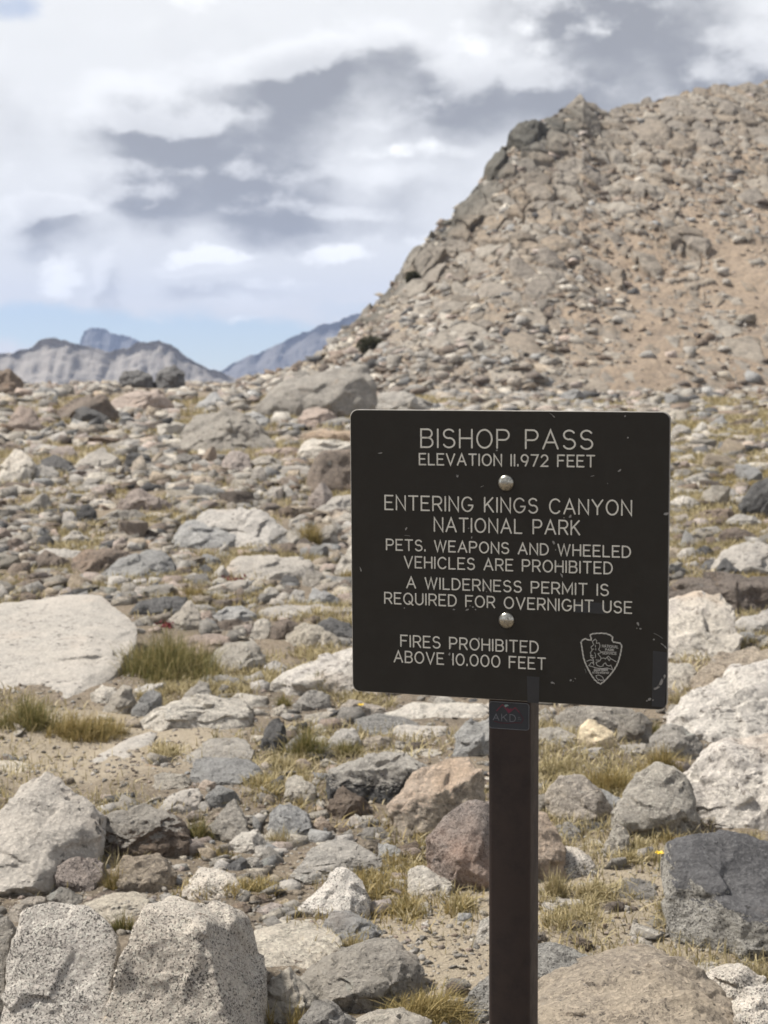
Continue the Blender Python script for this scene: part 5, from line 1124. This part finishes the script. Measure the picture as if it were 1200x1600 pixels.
T_('small green tuft left of the low brown block', 512, 566, 1182, 42, 'g_green', 600, 7)
T_('small green tuft between the two speckled foreground boulders', 176, 214, 1458, 50, 'g_green', 420, 8, .6, .3)
T_('large yellow-green tuft in the bottom centre by the post', 590, 745, 1606, 68, 'g_olive', 3000, 9, .5, .7, (.3, 0))
T_('thin dry stalks in front of the white pointed rock', 412, 478, 1612, 84, 'g_olive', 120, 10, .4, .25)
T_('long grass clump behind the notched pale rock', 905, 1005, 1246, 62, 'g_olive', 1800, 11, .6, .5)
T_('grass clump at the foot of the massive blotched boulder', 1000, 1085, 1210, 50, 'g_olive', 1200, 12)
T_('wispy dry tuft under the notched pale rock', 1000, 1072, 1322, 34, 'g_olive', 420, 13, .5, .6)
T_('yellow tuft beside the cream flat-topped block', 530, 570, 1484, 34, 'g_dry', 420, 14)
T_('green tuft against the black-crusted white rock', 478, 522, 1088, 44, 'g_green', 620, 15)
T_('short green tuft left of the gabled rock', 428, 470, 1104, 32, 'g_green', 450, 16)
T_('straw-coloured tuft below the blue-grey rock', 408, 474, 1326, 40, 'g_dry', 700, 17)
T_('dry tuft at the right edge below the massive blotched boulder', 1128, 1215, 1326, 40, 'g_dry', 700, 18)
T_('brown dry tuft at the base of the reddish rock by the post', 842, 890, 1402, 62, 'g_dry', 700, 19, .6, .35)
T_('olive tuft right of the red plant', 284, 322, 938, 40, 'g_olive', 500, 20)
T_('brown wiry tuft behind the tan block rock', 152, 192, 1392, 66, 'g_olive', 320, 21, .4, .35)
T_('olive tuft below the white lichened rock at the sign edge', 520, 560, 910, 32, 'g_olive', 420, 22)
T_('dry tuft under the lower right sign corner', 1045, 1088, 1104, 34, 'g_dry', 460, 23)
T_('dry yellow tuft below the black-topped wedge boulder', 1150, 1215, 1536, 42, 'g_dry', 650, 24)
T_('upright green tuft between two grey rocks under the sign corner', 1014, 1042, 1150, 40, 'g_green', 350, 25)
T_('dark bushy tuft right of the white-patched boulder', 458, 508, 850, 46, 'g_olive', 700, 26, .6, .3)
T_('faded green tuft beneath the black-topped wedge boulder', 1050, 1130, 1478, 36, 'g_green', 600, 27, .5, .6)
# dry mats: short straw nobody could count
DM = [(590, 1372, 85, 26), (330, 1080, 75, 16), (410, 1064, 60, 18), (450, 1200, 40, 20), (412, 1232, 26, 16), (255, 1180, 22, 13), (480, 958, 44, 11), (260, 925, 50, 12), (330, 945, 60, 12), (370, 1040, 50, 12), (540, 1035, 40, 16),
      (515, 1030, 50, 18), (1090, 790, 60, 12), (1085, 850, 55, 12), (1110, 868, 40, 10), (1090, 720, 60, 12), (1110, 690, 60, 8), (1150, 740, 50, 10), (385, 868, 45, 8), (430, 868, 50, 6), (500, 880, 50, 8), (560, 935, 40, 10), (550, 970, 50, 12), (160, 840, 25, 10),
      (175, 920, 40, 8), (640, 1430, 30, 16), (720, 1420, 20, 14), (250, 1095, 50, 16), (570, 1105, 40, 10), (400, 930, 30, 8), (300, 905, 50, 8), (100, 835, 40, 10), (40, 800, 30, 8), (110, 775, 50, 8), (140, 765, 60, 7), (250, 820, 50, 8), (90, 720, 30, 6), (400, 690, 30, 8),
      (900, 1440, 60, 20), (930, 1400, 40, 14), (980, 1340, 50, 14), (870, 1210, 40, 14), (1060, 1440, 40, 18), (560, 1390, 60, 14), (465, 1240, 25, 14), (540, 1090, 50, 10), (1130, 1090, 60, 14), (70, 900, 50, 6), (20, 910, 30, 8), (345, 1395, 60, 14), (400, 1395, 40, 12)]
rs2 = np.random.RandomState(77); BX, BY = [], []
for (cx, cy, rx, ry) in DM:
    n = int(240+rx*ry*.55); c = np.clip(rs2.normal(0, .5, (n, 2)), -1.2, 1.2); cl_ = rs2.normal(0, .5, (18, 2)); j = rs2.randint(0, 18, n); c = np.where(rs2.uniform(0, 1, (n, 1)) < .65, cl_[j]+rs2.normal(0, .09, (n, 2)), c)
    px = cx+c[:, 0]*rx; py = np.clip(cy+c[:, 1]*ry, 640, 1640)
    z0 = float(gp(cx, cy)[2])
    d = FW[None]+RT[None]*((px-600)/F)[:, None]+UP[None]*((800-py)/F)[:, None]; d = d/d[:, 1:2]
    D = (z0-CAM[2])/d[:, 2]; D = np.clip(D, 2.5, 70); BX.append(d[:, 0]*D); BY.append(D)
n = 480000; a = rs2.uniform(-R(20), R(20), n); r = 4*(60/4)**rs2.uniform(0, 1, n); x, y = r*np.sin(a), r*np.cos(a)
c = fbm(np.stack([x*.9, y*.6, 0*x], 1), 3); right = sm(x/y, .06, .2)*sm(y, 9, 14)
k = (rs2.uniform(-.05, .75, n) < c*1.25+right*.55+.04) & (rs2.uniform(0, 1, n) > .9*path_mask(x, y))
BX.append(x[k]); BY.append(y[k]); bx, by = np.concatenate(BX), np.concatenate(BY); rr = np.hypot(bx, by)
ol = (fbm(np.stack([bx*.55+9, by*.35, 0*bx], 1), 2)+rs2.normal(0, .25, len(bx)) > .38) & (rr > 3)
for sel, mt_, lb_ in ((~ol, 'g_dry', 'short dry straw grass in mats between the rocks'), (ol, 'g_olive', 'low olive grass in patches between the farther rocks')):
  B = np.stack([bx[sel], by[sel], H(bx[sel], by[sel])-.006], 1); r2_ = rr[sel]
  o = link('grass', blades('grass', B, .035+.0032*np.minimum(r2_, 40), np.maximum(.0024, .0008*r2_)*rs2.uniform(.7, 1.2, len(r2_)), M[mt_], 5, .9)); tag(o, lb_, 'grass', None, 'stuff')

# small plants: red-leaved ones, yellow flowers, dark shrubs on the slope
def leafmat(name, c1, c2): return grass_mat(name, [c1, c2, c1], .2)
M['l_red'] = leafmat('crimson_leaves', (.30, .03, .06), (.16, .035, .05)); M['l_dark'] = leafmat('dark_shrub_leaves', (.065, .068, .042), (.10, .095, .055)); M['petal'] = flat_mat('yellow_petals', (.80, .55, .04), .6, .2)
M['stem'] = flat_mat('green_stem', (.14, .15, .05), .7, .4)
def leaf_cloud(B, size, seed):
    rs = np.random.RandomState(seed); n = len(B); d1 = rs.normal(size=(n, 3)); d1 /= np.linalg.norm(d1, axis=1)[:, None]; d2 = np.cross(d1, rs.normal(size=(n, 3))); d2 /= np.linalg.norm(d2, axis=1)[:, None]
    s = (size*rs.uniform(.6, 1.3, n))[:, None]; V = np.stack([B-d1*s, B+d2*s*.5, B+d1*s, B-d2*s*.5], 1); return V.reshape(-1, 3), (np.arange(n)*4)[:, None]+[0, 1, 2, 3]
for label, px, py, w_, h_ in (('low crimson plant in a crack below the large white flat rock', 352, 908, 36, 14), ('smaller faded crimson plant at the foot of the pale grey angular rock', 268, 980, 22, 16)):
    X, D, Z = gp(px, py); mp = D/F; rs3 = np.random.RandomState(px); B = rs3.normal(0, .33, (240, 3))*[w_*mp, w_*mp*.5, h_*mp*.6]; B[:, 2] = np.abs(B[:, 2])
    V, Q = leaf_cloud(B, .012, px); o = link('red_plant', mesh_np('red_plant', V, quads=Q, mats=[M['l_red']])); o.location = (X, D, Z); tag(o, label, 'plant')
for label, px, py, gx_ in (('yellow flower in front of the tan rock at the lower left sign edge', 564, 1112, 6), ('yellow flower on the gravel left of the black-topped wedge boulder', 1030, 1352, 8)):
    X, D, Z = gp(px, py+8); f_root = bpy.data.objects.new('flower', None); COL.objects.link(f_root); f_root.location = (X, D, Z); tag(f_root, label, 'flower')
    bm = bmesh.new(); bmesh.ops.create_cone(bm, segments=6, radius1=.0018, radius2=.0012, depth=.05); bmesh.ops.translate(bm, verts=bm.verts, vec=(0, 0, .025))
    me = bpy.data.meshes.new('stem'); bm.to_mesh(me); bm.free(); me.materials.append(M['stem']); link('stem', me, f_root)
    bm = bmesh.new()
    for a in range(9):
        th = a*6.283/9; ca, sa = math.cos(th), math.sin(th); r_ = gx_*D/F
        bm.faces.new([bm.verts.new(p) for p in ((ca*.2*r_-sa*.12*r_, sa*.2*r_+ca*.12*r_, .050), (ca*.8*r_-sa*.2*r_, sa*.8*r_+ca*.2*r_, .054+.003*(a % 2)), (ca*r_, sa*r_, .053), (ca*.8*r_+sa*.2*r_, sa*.8*r_-ca*.2*r_, .054+.003*(a % 2)), (ca*.2*r_+sa*.12*r_, sa*.2*r_-ca*.12*r_, .050))])
    me = bpy.data.meshes.new('petals'); bm.to_mesh(me); bm.free(); me.materials.append(M['petal']); link('petals', me, f_root)
for label, px, tt, w_, h_ in (('dark shrub low on the slope above the blocky grey boulder', 478, .5, 30, 13), ('dark shrub high on the rocky left rim of the slope', 645, .82, 22, 20), ('spreading dark shrub on the lower rim of the slope', 580, .55, 42, 26), ('tiny dark shrub at the foot of the sandy slope', 757, .03, 14, 14)):
    p = hill(np.array([px]), np.array([tt]))[0]; mp = p[1]/F; rs3 = np.random.RandomState(px); n = 1500; B = rs3.normal(size=(n, 3)); B /= np.linalg.norm(B, axis=1)[:, None]; B *= (rs3.uniform(0, 1, (n, 1))**.4)*np.array([w_*mp*.5, w_*mp*.3, h_*mp*.6])
    B *= (1+.35*pn(B*1.8+px))[:, None]; V, Q = leaf_cloud(B, .07, px); o = link('shrub', mesh_np('shrub', V, quads=Q, mats=[M['l_dark']])); o.location = p+np.array([0, -.5, h_*mp*.3]); tag(o, label, 'shrub')

# ------------------------------------------------------------------ air between here and the far mountains
hz = bpy.data.meshes.new('haze'); bm = bmesh.new(); bmesh.ops.create_cube(bm, size=1); bm.to_mesh(hz); bm.free()
ho = link('haze', hz); ho.scale = (11000, 11000, 420); ho.location = (0, 0, -75+210)
hm = bpy.data.materials.new('haze_air'); hm.use_nodes = True; t = NT(hm.node_tree); t.n.clear()
out = t.new('ShaderNodeOutputMaterial'); pv = t.new('ShaderNodeVolumePrincipled')
pv.inputs['Color'].default_value = (.50, .63, .95, 1); pv.inputs['Density'].default_value = 1.5e-4; pv.inputs['Anisotropy'].default_value = .1
t.l.new(pv.outputs[0], out.inputs['Volume']); hz.materials.append(hm)
tag(ho, 'thin blue haze in the mountain air', None, None, 'stuff')
